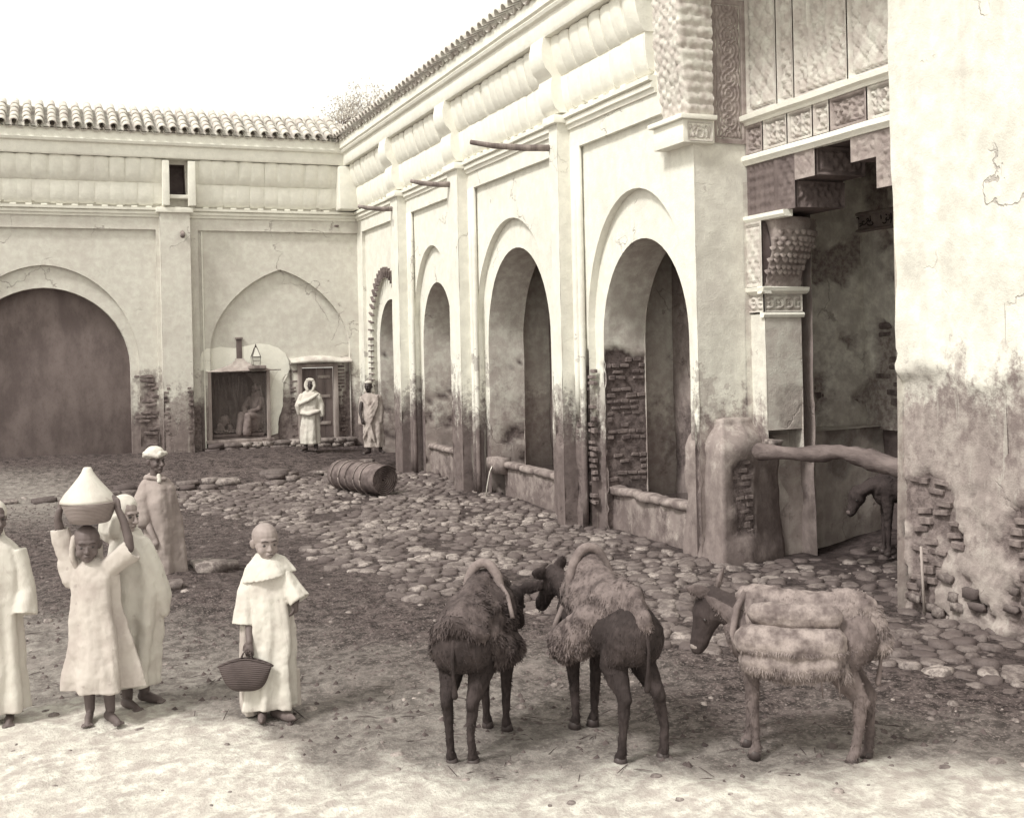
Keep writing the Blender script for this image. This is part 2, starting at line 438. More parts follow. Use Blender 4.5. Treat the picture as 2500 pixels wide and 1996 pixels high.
# cobblestones: packed rounded cells
m = NT('cobble_stone', .75, .25); p = m.pos()
oi = m.n('ShaderNodeObjectInfo').outputs['Random']; cr = m.math('ADD', m.math('MULTIPLY', m.attr('tone'), 1), m.math('MULTIPLY', oi, .0))
n1 = m.noise(p, 14, 5, .65); n2 = m.noise(p, 70, 3, .6); n0 = m.noise(p, .8, 4, .6)
c = m.mix(cr, .085, .36); c = m.mix(m.ramp(n1, .40, .62, 0, .8), c, .07); c = m.mix(m.ramp(n0, .40, .60, 0, .65), c, .085); c = m.mix(m.ramp(n2, .5, .66, 0, .5), c, .06)
M['cobble'] = m.done(c, m.math('ADD', n1, m.math('MULTIPLY', n2, .4)), .5, .008)
rc = random.Random(3); S = .205; pts = {}
for i in range(-12, 56):
    for j in range(14, 144):
        pts[i, j] = (i * S + (j % 2) * S * .5 + rc.uniform(-.3, .3) * S, j * S * .84 + rc.uniform(-.3, .3) * S * .84)
stones = []
for (i, j), (px, py) in pts.items():
    if px < -1.5 or px > 9.8 or py < 4.2 or py > 24: continue
    if px > 6.75 and not (px > 6.9 and 6.5 < py < 10.4) and not (py < 7.5): continue
    pa = paved(px, py); wt = wetm(px, py)
    if pa * (1 - .45 * (wt > .6)) * (1 - .75 * sstep(fbm(px * 1.0, py * 1.0, 17, 3), .22, .5)) < rc.uniform(.15, .85): continue
    cell = [(px + 1 * math.cos(a), py + 1 * math.sin(a)) for a in (math.pi / 4 * k for k in range(8))]
    for di in range(-2, 3):
        for dj in range(-2, 3):
            q = pts.get((i + di, j + dj))
            if not q or (di == 0 and dj == 0): continue
            mx, my = (px + q[0]) / 2, (py + q[1]) / 2; nx, ny = q[0] - px, q[1] - py; out = []
            for k in range(len(cell)):
                A, B = cell[k], cell[(k + 1) % len(cell)]
                da = (A[0] - mx) * nx + (A[1] - my) * ny; db = (B[0] - mx) * nx + (B[1] - my) * ny
                if da <= 0: out.append(A)
                if (da < 0) != (db < 0):
                    t = da / (da - db); out.append((lerp(A[0], B[0], t), lerp(A[1], B[1], t)))
            cell = out
            if len(cell) < 3: break
        if len(cell) < 3: break
    if len(cell) < 3: continue
    sh = rc.uniform(.93, 1.06) if rc.random() < .82 else rc.uniform(.45, .8); K = 10; ring = []
    for k in range(K):
        a = 2 * math.pi * k / K + .0; best = 9
        for e in range(len(cell)):
            A, B = cell[e], cell[(e + 1) % len(cell)]
            ex, ey = B[0] - A[0], B[1] - A[1]; den = math.cos(a) * ey - math.sin(a) * ex
            if abs(den) < 1e-9: continue
            t = ((A[0] - px) * ey - (A[1] - py) * ex) / den
            if 0 < t < best: best = t
        ring.append(min(best, S * .75))
    ring = [(ring[k - 1] + 6 * ring[k] + ring[(k + 1) % K]) / 8 * sh * rc.uniform(.86, 1.05) for k in range(K)]
    ar = sum(ring) / K; h = rc.uniform(.008, .045); z0 = gz(px, py, False) - .004; tx, ty = rc.uniform(-.16, .16), rc.uniform(-.16, .16)
    V = []
    for s_, hz in ((1.0, -.03), (.95, h * .6), (.66, h * .97)):
        for k in range(K):
            a = 2 * math.pi * k / K; dx, dy = ring[k] * s_ * math.cos(a), ring[k] * s_ * math.sin(a)
            V.append(Vector((px + dx, py + dy, z0 + hz + dx * tx + dy * ty + rc.uniform(-.005, .005))))
    V.append(Vector((px, py, z0 + h)))
    F = []
    for q in range(2):
        for k in range(K): F.append((q * K + k, q * K + (k + 1) % K, (q + 1) * K + (k + 1) % K, (q + 1) * K + k))
    for k in range(K): F.append((2 * K + k, 2 * K + (k + 1) % K, 3 * K))
    Z = px * FW.x + py * FW.y; X = px * RT.x + py * RT.y
    vis = abs(X / Z) < .44 and Z > 5.6
    stones.append((ar * ar / Z ** 2.7 if vis else 0, V, F, rc.random() ** 1.1))
stones.sort(key=lambda s: -s[0])
# loose stones on the earth
loose = []
for k in range(6500):
    px, py = rc.uniform(-1.5, 8.6), rc.uniform(4.4, 22)
    if rc.random() > (.45 if py < 12 else .3) + .5 * (px > 4.5): continue
    if (6.5 < px and py > 10) or rc.random() < .75 * dust_fade(px, py): continue
    r_ = .013 * (1 / (rc.random() * .93 + .07)) ** .62; r_ = min(r_, .11)
    V = []; F = []; K = 7; ph = rc.random() * 6; el = rc.uniform(.6, 1); z0 = gz(px, py) - r_ * .25; hh = r_ * rc.uniform(.45, .8)
    for s_, hz in ((1, 0), (.8, hh * .7)):
        for q in range(K):
            a = 2 * math.pi * q / K; rr = r_ * s_ * rc.uniform(.85, 1.1); dx, dy = rr * math.cos(a), rr * el * math.sin(a)
            V.append(Vector((px + dx * math.cos(ph) - dy * math.sin(ph), py + dx * math.sin(ph) + dy * math.cos(ph), z0 + hz)))
    V.append(Vector((px, py, z0 + hh)))
    for q in range(K): F.append((q, (q + 1) % K, K + (q + 1) % K, K + q)); F.append((K + q, K + (q + 1) % K, 2 * K))
    Z = px * FW.x + py * FW.y
    loose.append((r_ / Z, V, F, rc.random() + 1.1 * dust_fade(px, py)))
for s_ in stones[:225]:
    c0 = s_[1][-1].copy(); me = bpy.data.meshes.new('cobblestone'); me.from_pydata([tuple(v - c0) for v in s_[1]], [], s_[2])
    me.polygons.foreach_set('use_smooth', [True] * len(me.polygons)); me.materials.append(M['cobble'])
    o = bpy.data.objects.new('cobblestone', me); COL.objects.link(o); setattr_f(o, 'tone', [s_[3]] * len(s_[1])); par(o, GROUND); o.location = c0
V, F = join_vf([(s_[1], s_[2]) for s_ in stones[225:]]); o = mesh_obj('cobble_paving', V, F, M['cobble'], GROUND); o['kind'] = 'stuff'
setattr_f(o, 'tone', [s_[3] for s_ in stones[225:] for _ in s_[1]])
loose.sort(key=lambda s: -s[0])
V, F = join_vf([(s_[1], s_[2]) for s_ in loose]); o = mesh_obj('loose_stones', V, F, M['cobble'], GROUND); o['kind'] = 'stuff'
setattr_f(o, 'tone', [s_[3] for s_ in loose for _ in s_[1]])
# straw, dung crumbs and clods lying in the mud
V, F = [], []
for k in range(9000):
    px, py = rc.uniform(-1.5, 8), rc.uniform(5.2, 20)
    if 6.5 < px and py > 10: continue
    if rc.random() < paved(px, py) * .85 or rc.random() < dust_fade(px, py) * 1.1: continue
    z = gz(px, py); a = rc.random() * 6.3
    if rc.random() < .3:
        L = rc.uniform(.04, .16); w_ = .0025; d = Vector((math.cos(a), math.sin(a), rc.uniform(-.1, .25))) * L; s2 = Vector((-math.sin(a), math.cos(a), 0)) * w_
        b0 = Vector((px, py, z + .006)); k0 = len(V); V += [b0 - s2, b0 + s2, b0 + d + s2, b0 + d - s2, b0 + d * .5 + Vector((0, 0, .006))]; F += [(k0, k0 + 1, k0 + 4), (k0 + 1, k0 + 2, k0 + 4), (k0 + 2, k0 + 3, k0 + 4), (k0 + 3, k0, k0 + 4)]
    else:
        r_ = rc.uniform(.008, .032); k0 = len(V)
        for q in range(5): V.append(Vector((px + r_ * rc.uniform(.7, 1.2) * math.cos(a + q * 1.257), py + r_ * rc.uniform(.7, 1.2) * math.sin(a + q * 1.257), z - .005)))
        V.append(Vector((px + rc.uniform(-.3, .3) * r_, py, z + r_ * rc.uniform(.5, .9)))); F += [(k0 + q, k0 + (q + 1) % 5, k0 + 5) for q in range(5)]
M['clod'] = simple('dung_and_clods', .11, .05, 3, bs=40)
o = mesh_obj('clods_and_straw', V, F, M['clod'], GROUND, smooth=False); o['kind'] = 'stuff'
# kerb stones at the foot of the raised earth by the back wall, and slabs by the dip
def rough_block(name, c, s, rz, parent, mat, sub=2, jit=.16):
    bm = bmesh.new(); bmesh.ops.create_cube(bm, size=1); bmesh.ops.subdivide_edges(bm, edges=bm.edges[:], cuts=1, use_grid_fill=True)
    for v in bm.verts:
        l = v.co.length; v.co = v.co * (.78 + .22 * .5 / max(l, .01) * 1.3)
        v.co += Vector((rnd.uniform(-1, 1), rnd.uniform(-1, 1), rnd.uniform(-1, 1))) * jit * .5
    me = bpy.data.meshes.new(name); bm.to_mesh(me); bm.free(); me.materials.append(mat); me.polygons.foreach_set('use_smooth', [True] * len(me.polygons))
    o = bpy.data.objects.new(name, me); COL.objects.link(o); par(o, parent); o.location = c; o.rotation_euler = (rnd.uniform(-.06, .06), rnd.uniform(-.06, .06), rz); o.scale = s
    setattr_f(o, 'tone', [rnd.random()] * len(me.vertices)); return o
x = -1.0
while x < 6.1:
    L = rnd.uniform(.22, .55)
    for row in (0, 1):
        if rnd.random() < (.25, .45)[row]: continue
        yy = kerb_y(x) - .1 + row * .4 + rnd.uniform(-.12, .12)
        sl_ = math.atan2(kerb_y(x + .3) - kerb_y(x), .3)
        rough_block('kerb_stone', (x + rnd.uniform(-.05, .05), yy, gz(x, yy) + .02), (L * rnd.uniform(.6, 1.15), rnd.uniform(.15, .34), rnd.uniform(.08, .17)), sl_ + rnd.uniform(-.1, .1), GROUND, M['cobble'])
    x += L * 1.05
for (a, b, sx, sy, h) in ((1.6, 12.75, .34, .3, .15), (1.85, 12.95, .2, .16, .1), (1.1, 12.1, .3, .2, .1), (3.9, 21.2, .5, .35, .2), (5.2, 15.3, .42, .2, .14), (4.9, 20.2, .6, .4, .15)):
    rough_block('rock_slab', (a, b, gz(a, b) + h * .12), (sx, sy, h), rnd.uniform(-.4, .4), GROUND, M['cobble'])

# ============================================================ ARCADE (right-hand side, fountain arches)
X_ = Vector((1, 0, 0)); Y_ = Vector((0, 1, 0)); nX = -X_; nY = -Y_
AR = thing('arcade_building', 'long whitewashed arcade with pointed fountain arches and tiled eaves on the right', 'building', (6.6, 18, 0))
PT = .0
BAYS = [  # centre, half, spring, apex, outer half, outer apex, panel y0, y1
    (12.15, 1.06, 2.45, 3.68, 1.30, 4.28, 10.75, 13.58),
    (16.11, 1.24, 2.5, 3.92, 1.50, 4.37, 14.25, 17.68),
    (19.95, .86, 2.5, 3.62, 1.12, 4.30, 18.55, 21.12),
    (23.0, .89, 2.5, 3.45, 1.14, 4.02, 21.9, 24.55)]
def pn(x, z, s=1.6, k=0): return .5 + .5 * fbm(x * s, z * s, k, 4)
def peelB(u, z):   # frame plane of the arcade
    n = pn(u, z, 1.4, 3)
    a = sstep(n + .35 * math.exp(-((u - 13.6) / .35) ** 2) * (z < 2.9) - .16 * max(0, z - .9), .62, .68)
    return a
def peelC(u, z):
    n = pn(u, z, 1.9, 5)
    a = math.exp(-((u - 13.5) / .18) ** 2) * (1 - sstep(z, 2.3, 2.6))
    b = math.exp(-((u - 10.9) / .28) ** 2) * (1 - sstep(z, 1.7, 2.0))
    return sstep(n * .5 + .45 * max(a, b), .56, .62)
sheet('frame_wall', AR, (6.55, 0, 0), Y_, nX, [(10.75, 5.02), (13.58, 5.02), (13.58, 0), (14.25, 0), (14.25, 5.02), (17.68, 5.02), (17.68, 0), (18.55, 0), (18.55, 5.02), (21.12, 5.02), (21.12, 0), (21.9, 0), (21.9, 5.02), (24.55, 5.02), (24.55, 0), (25.1, 0), (25.1, 7.0), (10.75, 7.0)],
      [], .13, M['arc'], peelB)
for i, (c, hf, sp, ap, oh, oa, p0, p1) in enumerate(BAYS):
    out = arch(c, oh, sp + .15, oa, -.3, point=PT); inn = arch(c, hf, sp, ap, -.3, point=PT)
    st = (.06, .08, .09, .1)[i]
    sheet('arch_panel', AR, (6.62, 0, 0), Y_, nX, [(p0, -.1), (p1, -.1), (p1, 5.06), (p0, 5.06)], [out], st, M['arc'], peelC, amp=.006)
    fr = [(p1, -.1), (p1, 5.02), (p0 if i else 10.75, 5.02)] + ([(p0, -.1)] if i else [])
    reveal('panel_edge', AR, (6.55, 0, 0), Y_, nX, fr, .075, M['arc'], .3, amp=.002)
    sheet('arch_ring', AR, (6.72, 0, 0), Y_, nX, arch(c, oh + .012, sp + .15, oa + .012, -.1, point=PT), [inn], st, M['arc'], (lambda u, z: sstep(pn(u, z, 2.2, 8) * .5 + .42 * (math.exp(-((u - 13.25) / .12) ** 2) * (1 - sstep(z, 2.15, 2.3))), .6, .66)) if i == 0 else None, amp=.006)
    reveal('outer_reveal', AR, (6.62, 0, 0), Y_, nX, arch(c, oh, sp + .15, oa, -.1, point=PT), .11, M['arc'], .07, amp=.004)
    def pi_(s, z, d, i=i):
        if i == 0: return sstep(pn(s * 30, z, 2, 3) * .25 + (s > .5) * sstep(2.35 + .06 * math.sin(d * 9) - z, 0, .08) * (1.0 if z > .55 else .8), .7, .85) * (1 if d > .04 else .6)
        return sstep(pn(s * 12 + d, z, 2.5, i) - .2 * sstep(z, 1.2, 2), .63, .7)
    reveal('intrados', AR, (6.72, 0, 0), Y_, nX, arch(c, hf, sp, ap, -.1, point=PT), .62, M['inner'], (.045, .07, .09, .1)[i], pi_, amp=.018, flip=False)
    # chamber behind
    x1, x2, zt = 7.34, 7.95, ap + .5
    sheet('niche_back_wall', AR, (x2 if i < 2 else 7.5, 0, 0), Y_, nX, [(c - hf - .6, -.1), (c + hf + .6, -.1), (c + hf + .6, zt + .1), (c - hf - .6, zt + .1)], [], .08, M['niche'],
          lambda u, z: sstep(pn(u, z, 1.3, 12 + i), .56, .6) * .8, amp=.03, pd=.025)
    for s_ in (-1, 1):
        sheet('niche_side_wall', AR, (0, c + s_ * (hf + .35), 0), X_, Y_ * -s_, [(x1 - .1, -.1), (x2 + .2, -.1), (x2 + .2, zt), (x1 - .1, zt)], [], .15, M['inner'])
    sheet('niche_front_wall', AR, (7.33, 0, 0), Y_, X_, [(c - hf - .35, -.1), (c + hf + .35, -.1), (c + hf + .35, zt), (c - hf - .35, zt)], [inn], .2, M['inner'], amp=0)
    box('niche_ceiling', (x1, c - hf - .35, zt), (x2, c + hf + .35, zt + .1), M['inner'], AR)
# bricks of the stripped jamb of the nearest arch, and of the pier beside it
brick_zone(AR, (0, 13.21, 0), X_, nY, 6.76, 7.32, .6, 2.25, lambda u, z: .62 + .5 * fbm(u * 4, z * 4, 1, 3), lim=80, proud=-.004, L=.15, drop=.22)
brick_zone(AR, (6.62, 0, 0), Y_, nX, 13.32, 13.58, .3, 2.1, lambda u, z: .75, L=.16, lim=24, proud=.012)
brick_zone(AR, (6.55, 0, 0), Y_, nX, 13.6, 13.74, .9, 1.7, lambda u, z: .75, L=.14, lim=14, proud=.012)
# scalloped brick edge round the farthest arch
c, oh = 23.0, 1.14
for k in range(30):
    a = math.pi * (.5 + .5 * k / 12) if k < 13 else 0
    if k < 13: y_, z_ = c - math.cos(a) * (oh + .02), 2.65 + (4.02 - 2.65) * math.sin(a); ang = a
    else: y_, z_, ang = c + oh + .02, 2.62 - (k - 13) * .125, math.pi
    if z_ < 1.5: break
    t = Vector((0, -math.cos(ang), math.sin(ang)))
    brick(AR, Vector((6.60, y_, z_)), t, nX, .2, .03, .09)
    brick(AR, Vector((6.60, 2 * c - y_, z_)), Vector((0, -t.y, t.z)), nX, .2, .03, .09)
# pilasters
for (ya, yb) in ((13.76, 14.02), (17.74, 18.24), (21.2, 21.68)):
    P = thing('pilaster', None, None)
    bpy.data.objects.remove(P)
    def pp(u, z, ya=ya): return sstep(pn(u + ya, z, 2.4, 2) - .28 * sstep(z, 1.2, 2.0) - .1, .55, .6) * (1 if ya < 15 else .6)
    p0 = sheet('pilaster_front', AR, (6.37, 0, 0), Y_, nX, [(ya, -.1), (yb, -.1), (yb, 5.4), (ya, 5.4)], [], .07, M['arc'], pp, amp=.01)
    sheet('pilaster_side', AR, (0, ya, 0), X_, nY, [(6.37, -.1), (6.57, -.1), (6.57, 5.4), (6.37, 5.4)], [], .07, M['arc'], pp, amp=.01)
    sheet('pilaster_side', AR, (0, yb, 0), X_, Y_, [(6.37, -.1), (6.57, -.1), (6.57, 5.4), (6.37, 5.4)], [], .2, M['arc'], amp=.01)
    box('pilaster_cap', (6.3, ya - .06, 5.36), (6.6, yb + .06, 5.47), M['trim'], AR, .02)
    # thin half-round mouldings beside the pilasters, partly broken
    for q, (dy, w_) in enumerate(((-.11, .05), (-.24, .045))):
        tube('bead_moulding', [(6.56, ya + dy, zz) for zz in (0, .4, .9, 1.4, 2.0, 3.0, 4.0, 5.02)][(0 if ya > 15 else 3 * (1 - q)):], w_, M['arc'], AR, 8, jit=.12)
# string course under the cornice
def course(name, parent, P0, U, N, u0, u1, prof, mat, step=.5):
    P0, U, N = Vector(P0), Vector(U), Vector(N); k = max(1, int((u1 - u0) / step)); rows = []
    for i in range(k + 1):
        u = lerp(u0, u1, i / k); rows.append([P0 + U * u + N * (n_ + .004 * fbm(u * 3, z_ * 9, 1, 2)) + UP * (z_ + .006 * fbm(u * 1.1, 0, 7, 2)) for n_, z_ in prof])
    o = grid_obj(name, rows, mat, parent, smooth=True); o.data.set_sharp_from_angle(angle=R(32))
    bm = bmesh.new(); bm.from_mesh(o.data)
    np_ = len(prof)
    bm.verts.ensure_lookup_table()
    try: bm.faces.new([bm.verts[i] for i in range(np_)]); bm.faces.new([bm.verts[k * np_ + i] for i in range(np_)])
    except Exception: pass
    bmesh.ops.recalc_face_normals(bm, faces=bm.faces[:]); bm.to_mesh(o.data); bm.free(); return o
STR = [(-.01, 5.28), (.03, 5.28), (.035, 5.33), (.07, 5.34), (.075, 5.39), (.05, 5.41), (.11, 5.42), (.115, 5.47), (-.01, 5.48)]
course('string_course', AR, (6.55, 0, 0), Y_, nX, 11.4, 24.9, STR, M['trim'])
LOW = [(.0, 5.52), (.04, 5.52), (.075, 5.56), (.105, 5.64), (.12, 5.74), (.13, 5.85), (.13, 5.96), (.0, 5.98)]
UPP = [(.0, 5.985), (.13, 5.985), (.16, 6.02), (.20, 6.10), (.235, 6.21), (.26, 6.33), (.27, 6.42), (.26, 6.465), (.0, 6.475)]
def corbel_mesh(prof, wd):
    """one scalloped block of the cornice; local x along the wall, y out of it"""
    V = []; F = []; n = len(prof)
    for s_, k_ in ((-.5, .95), (-.42, .995), (-.15, 1.03), (.15, 1.03), (.42, .995), (.5, .95)):
        zc = (prof[0][1] + prof[-1][1]) / 2
        for a, z in prof: V.append((s_ * wd, a * k_, zc + (z - zc) * (k_ if z > zc else 1)))
    for i in range(5):
        for j in range(n - 1): F.append((i * n + j, (i + 1) * n + j, (i + 1) * n + j + 1, i * n + j + 1))
    F.append(tuple(range(n))); F.append(tuple(range(6 * n - 1, 5 * n - 1, -1)))
    me = bpy.data.meshes.new('corbel'); me.from_pydata(V, [], F); me.materials.append(M['trim']); me.polygons.foreach_set('use_smooth', [True] * len(me.polygons))
    me.set_sharp_from_angle(angle=R(40)); bm = bmesh.new(); bm.from_mesh(me); bmesh.ops.recalc_face_normals(bm, faces=bm.faces[:]); bm.to_mesh(me); bm.free(); return me
CW = .29
CM = [[corbel_mesh(p_, CW * f_) for f_ in (1.0, .995, 1.0)] for p_ in (LOW, UPP)]
BM_ = []
for a in CM:
    q = []
    for me in a:
        me = me.copy(); me.materials.clear(); me.materials.append(M['trimb']); q.append(me)
    BM_.append(q)
def corbels(parent, P0, U, N, u0, u1, skip=(), ms=CM):
    u = u0 + CW / 2; U, N = Vector(U), Vector(N)
    while u < u1 - CW * .4:
        if not any(a < u < b for a, b in skip):
            for t in (0, 1):
                o = bpy.data.objects.new('corbel', rnd.choice(ms[t])); COL.objects.link(o); par(o, parent)
                mm = Matrix((U, N, UP)).transposed().to_4x4()
                o.matrix_basis = Matrix.Translation(Vector(P0) + U * (u + rnd.uniform(-.004, .004)) + UP * rnd.uniform(-.008, .008)) @ mm @ Matrix.Rotation(rnd.uniform(-.008, .008), 4, 'Y')
        u += CW
corbels(AR, (6.55, 0, 0), Y_, nX, 11.45, 24.75)
course('cornice_core', AR, (6.55, 0, 0), Y_, nX, 11.45, 24.8, [(-.01, 5.53)] + [(a * .9, z) for a, z in LOW[2:-1]] + [(a * .9, z) for a, z in UPP[1:-1]] + [(-.01, 6.46)], M['trim'])
# small dentils under the corbels
def dentils(parent, P0, U, N, u0, u1, mat, skip=()):
    u = u0 + .1; L = []
    me = None
    while u < u1:
        if not any(a < u < b for a, b in skip):
            o = bpy.data.objects.new('dentil', dent[mat]); COL.objects.link(o); par(o, parent)
            mm = Matrix((Vector(U), Vector(N), UP)).transposed().to_4x4(); o.matrix_basis = Matrix.Translation(Vector(P0) + Vector(U) * u + UP * 5.495) @ mm
        u += CW
dent = {}
for k_ in ('trim', 'trimb'):
    v, f = box_vf((0, .03, 0), (.12, .08, .035)); me = bpy.data.meshes.new('dentil'); me.from_pydata([tuple(q) for q in v], [], f); me.materials.append(M[k_]); dent[k_] = me
dentils(AR, (6.55, 0, 0), Y_, nX, 12.0, 24.7, 'trim')
# the cornice steps forward over each pilaster: end scrolls
for ya, yb in ((13.7, 14.12), (17.74, 18.24), (21.2, 21.68)):
    rows = []
    prof = [(.0, 5.5), (.17, 5.5), (.23, 5.56), (.27, 5.66), (.285, 5.78), (.28, 5.9), (.26, 5.96), (.30, 6.02), (.36, 6.08), (.40, 6.19), (.41, 6.32), (.39, 6.42), (.38, 6.476), (.0, 6.478)]
    course('cornice_return', AR, (6.55, 0, 0), Y_, nX, ya, yb, prof, M['trim'], .2)
course('fascia', AR, (6.55, 0, 0), Y_, nX, 11.4, 25.0, [(-.01, 6.48), (.36, 6.48), (.38, 6.52), (.38, 6.72), (.43, 6.74), (.45, 6.78), (.43, 6.81), (.47, 6.83), (.47, 7.0), (-.01, 7.0)], M['trim'])
# eaves tiles
def tile_mesh(L=.42, r=.088, up=True):
    V = []; F = []; K = 8
    for i in range(3):
        x = L * i / 2; rr = r * (1 - .08 * i)
        for j in range(K + 1):
            a = math.pi * j / K; V.append((rr * math.cos(a), x, rr * math.sin(a) * (1 if up else -1)))
    n0 = len(V)
    for i in range(3):
        x = L * i / 2; rr = (r * (1 - .08 * i)) - .016
        for j in range(K + 1):
            a = math.pi * j / K; V.append((rr * math.cos(a), x, rr * math.sin(a) * (1 if up else -1)))
    n = K + 1
    for i in range(2):
        for j in range(K):
            a = i * n + j; F.append((a, a + 1, a + n + 1, a + n)); b = a + n0; F.append((b, b + n, b + n + 1, b + 1))
    for j in range(K): F.append((j, n0 + j, n0 + j + 1, j + 1))
    me = bpy.data.meshes.new('roof_tile'); me.from_pydata(V, [], F); me.materials.append(M['tile']); me.polygons.foreach_set('use_smooth', [True] * len(me.polygons)); return me
TM, TMD = tile_mesh(), tile_mesh(r=.095, up=False)
def tiles(parent, P0, U, IN, u0, u1, rows, slope=R(28), pitch=.234, exp=.27, chan=True):
    U, IN = Vector(U), Vector(IN); S_ = (IN * math.cos(slope) + UP * math.sin(slope)).normalized(); W = U.cross(S_)
    if W.z < 0: W = -W
    u = u0; chv = []
    while u < u1:
        for r_ in range(rows):
            for kind in (0, 1):
                uu = u + (pitch / 2 if kind else 0) + rnd.uniform(-.008, .008)
                q = Vector(P0) + U * uu + S_ * (r_ * exp + rnd.uniform(-.012, .012) + (.05 if kind else 0)) + W * (.012 + (0 if kind else .03))
                base = Matrix((U, S_, W)).transposed().to_4x4()
                if U.cross(S_).dot(W) < 0: base = Matrix((-U, S_, W)).transposed().to_4x4()
                mm = Matrix.Translation(q) @ base @ Matrix.Rotation(rnd.uniform(-.03, .03), 4, 'Z') @ Matrix.Rotation(-.05, 4, 'X')
                if kind:
                    k = len(chv); chv.append(mm)
                else:
                    o = bpy.data.objects.new('roof_tile', TM); COL.objects.link(o); par(o, parent); o.matrix_basis = mm
        u += pitch
    V, F = [], []
    for mm in chv:
        k = len(V); V += [mm @ v.co for v in TMD.vertices]; F += [tuple(i + k for i in p_.vertices) for p_ in TMD.polygons]
    o = mesh_obj('channel_tiles', V, F, M['tile'], parent); o['kind'] = 'stuff'
tiles(AR, (5.98, 0, 7.02), Y_, X_, 8.0, 24.7, 3)
sheet('roof_deck', AR, (0, 0, 0), Y_, Vector((-.47, 0, .88)), [(3.0, 0), (24.6, 0), (24.6, .01), (3.0, .01)], [], 2, M['tile'])
o = mesh_obj('roof_slope', [(6.05, 3, 7.0), (6.05, 24.6, 7.0), (7.2, 25.7, 7.6), (7.2, 3, 7.6), (9.6, 28, 6.9), (9.6, 3, 6.9)], [(0, 1, 2, 3), (3, 2, 4, 5)], M['tile'], AR)
box('arcade_core', (8.0, 9.0, 4.6), (9.4, 27, 7.0), M['inner'], AR)
bpy.data.objects.remove(bpy.data.objects['roof_deck'])
# end face of the arcade, towards the camera
def peelE(u, z):
    n = pn(u * 2, z, 1.6, 4); return sstep(n * .4 + .6 * sstep(1.95 - .55 * (u - 6.62) - z, -.05, .25) * (z > .0), .72, .76) * .25
sheet('end_wall', AR, (0, 10.75, 0), X_, nY, [(6.62, -.1), (7.32, -.1), (7.32, 6.5), (6.62, 6.5)], [], .05, M['portal'], peelE, amp=.01)
# projecting wooden rainwater poles
for y_, z_, L in ((14.02, 5.08, 1.25), (18.12, 5.17, .8), (21.55, 5.17, .8)):
    tube('water_spout', [(6.5, y_, z_), (6.5 - L * .4, y_ + .02, z_ - .02), (6.5 - L * .75, y_ + .06, z_ + .0), (6.5 - L, y_ + .04, z_ + .03)], [.05, .045, .04, .03], M['wood'], AR, 8, jit=.1)
# carved bracket on the corner pier
BRK = [(6.0, 4.98), (6.62, 4.98), (6.62, 4.55)]
# ============================================================ troughs
def trough(label, y0, y1, zl, worn, name='stone_trough'):
    T = thing(name, label, 'trough', (6.8, (y0 + y1) / 2, 0), 0, None)
    sheet('trough_front', T, (6.82, 0, 0), Y_, nX, [(y0, -.1), (y1, -.1), (y1, zl), (y0, zl)], [], .06, M['trough'], lambda u, z: sstep(pn(u, z, 2, 5), .64, .7) * .6, amp=.02)
    for yy, nn in ((y0, nY), (y1, Y_)):
        sheet('trough_end', T, (0, yy, 0), X_, nn, [(6.82, -.1), (6.96, -.1), (6.96, zl), (6.82, zl)], [], .07, M['trough'], amp=.01)
    # rim of stones
    y = y0 - .02
    while y < y1 - .1:
        L = min(rnd.uniform(.5, .95), y1 - y)
        if y1 - y - L < .2: L = y1 - y
        bm = bmesh.new(); nseg = 10; K = 10; rings = []
        for i in range(nseg + 1):
            yy = y + .008 + (L - .016) * i / nseg; r_ = []
            for j in range(K):
                a = 2 * math.pi * j / K; cx_ = math.copysign(abs(math.cos(a)) ** .55, math.cos(a)) * .11; cz = math.copysign(abs(math.sin(a)) ** .6, math.sin(a)) * .055
                e = .82 if i in (0, nseg) else 1
                d = 1 + worn * fbm(yy * 4, a * 1.2, y, 3)
                r_.append(bm.verts.new((6.87 + cx_ * d * e, yy, zl + .045 + cz * d * e + .02 * worn * fbm(yy * 2, 1, 1, 2))))
            rings.append(r_)
        for i in range(nseg):
            for j in range(K): bm.faces.new((rings[i][j], rings[i][(j + 1) % K], rings[i + 1][(j + 1) % K], rings[i + 1][j]))
        bm.faces.new(rings[0]); bm.faces.new(rings[-1]); bmesh.ops.recalc_face_normals(bm, faces=bm.faces[:])
        me = bpy.data.meshes.new('rim_stone'); bm.to_mesh(me); bm.free(); me.materials.append(M['stone']); me.polygons.foreach_set('use_smooth', [True] * len(me.polygons))
        o = bpy.data.objects.new('rim_stone', me); COL.objects.link(o); par(o, T)
        y += L
    return T
M['trough'] = plaster('trough_render', .40, .13, .3, .3, .12, mott=.3, stain=.7)
M['water'] = NT('dark_water', .06, .5).done(.03)
trough('grey rendered trough with ragged stone rim under the nearest big arch', 11.12, 13.42, .46, .35)
trough('wet dark trough with smooth rounded stone rim and dripping spout, second arch from the right', 14.9, 17.0, .46, .12)
trough('farthest low water trough, under the narrow arch beyond the middle pilaster', 18.6, 21.1, .48, .15)
for i, (y0, y1, z) in enumerate(((11.1, 13.2, .40), (14.87, 17.35, .42), (19.09, 20.8, .43))):
    o = mesh_obj('water', [(6.9, y0, z), (7.9, y0, z), (7.9, y1, z), (6.9, y1, z)], [(0, 1, 2, 3)], M['water']); o['kind'] = 'structure'
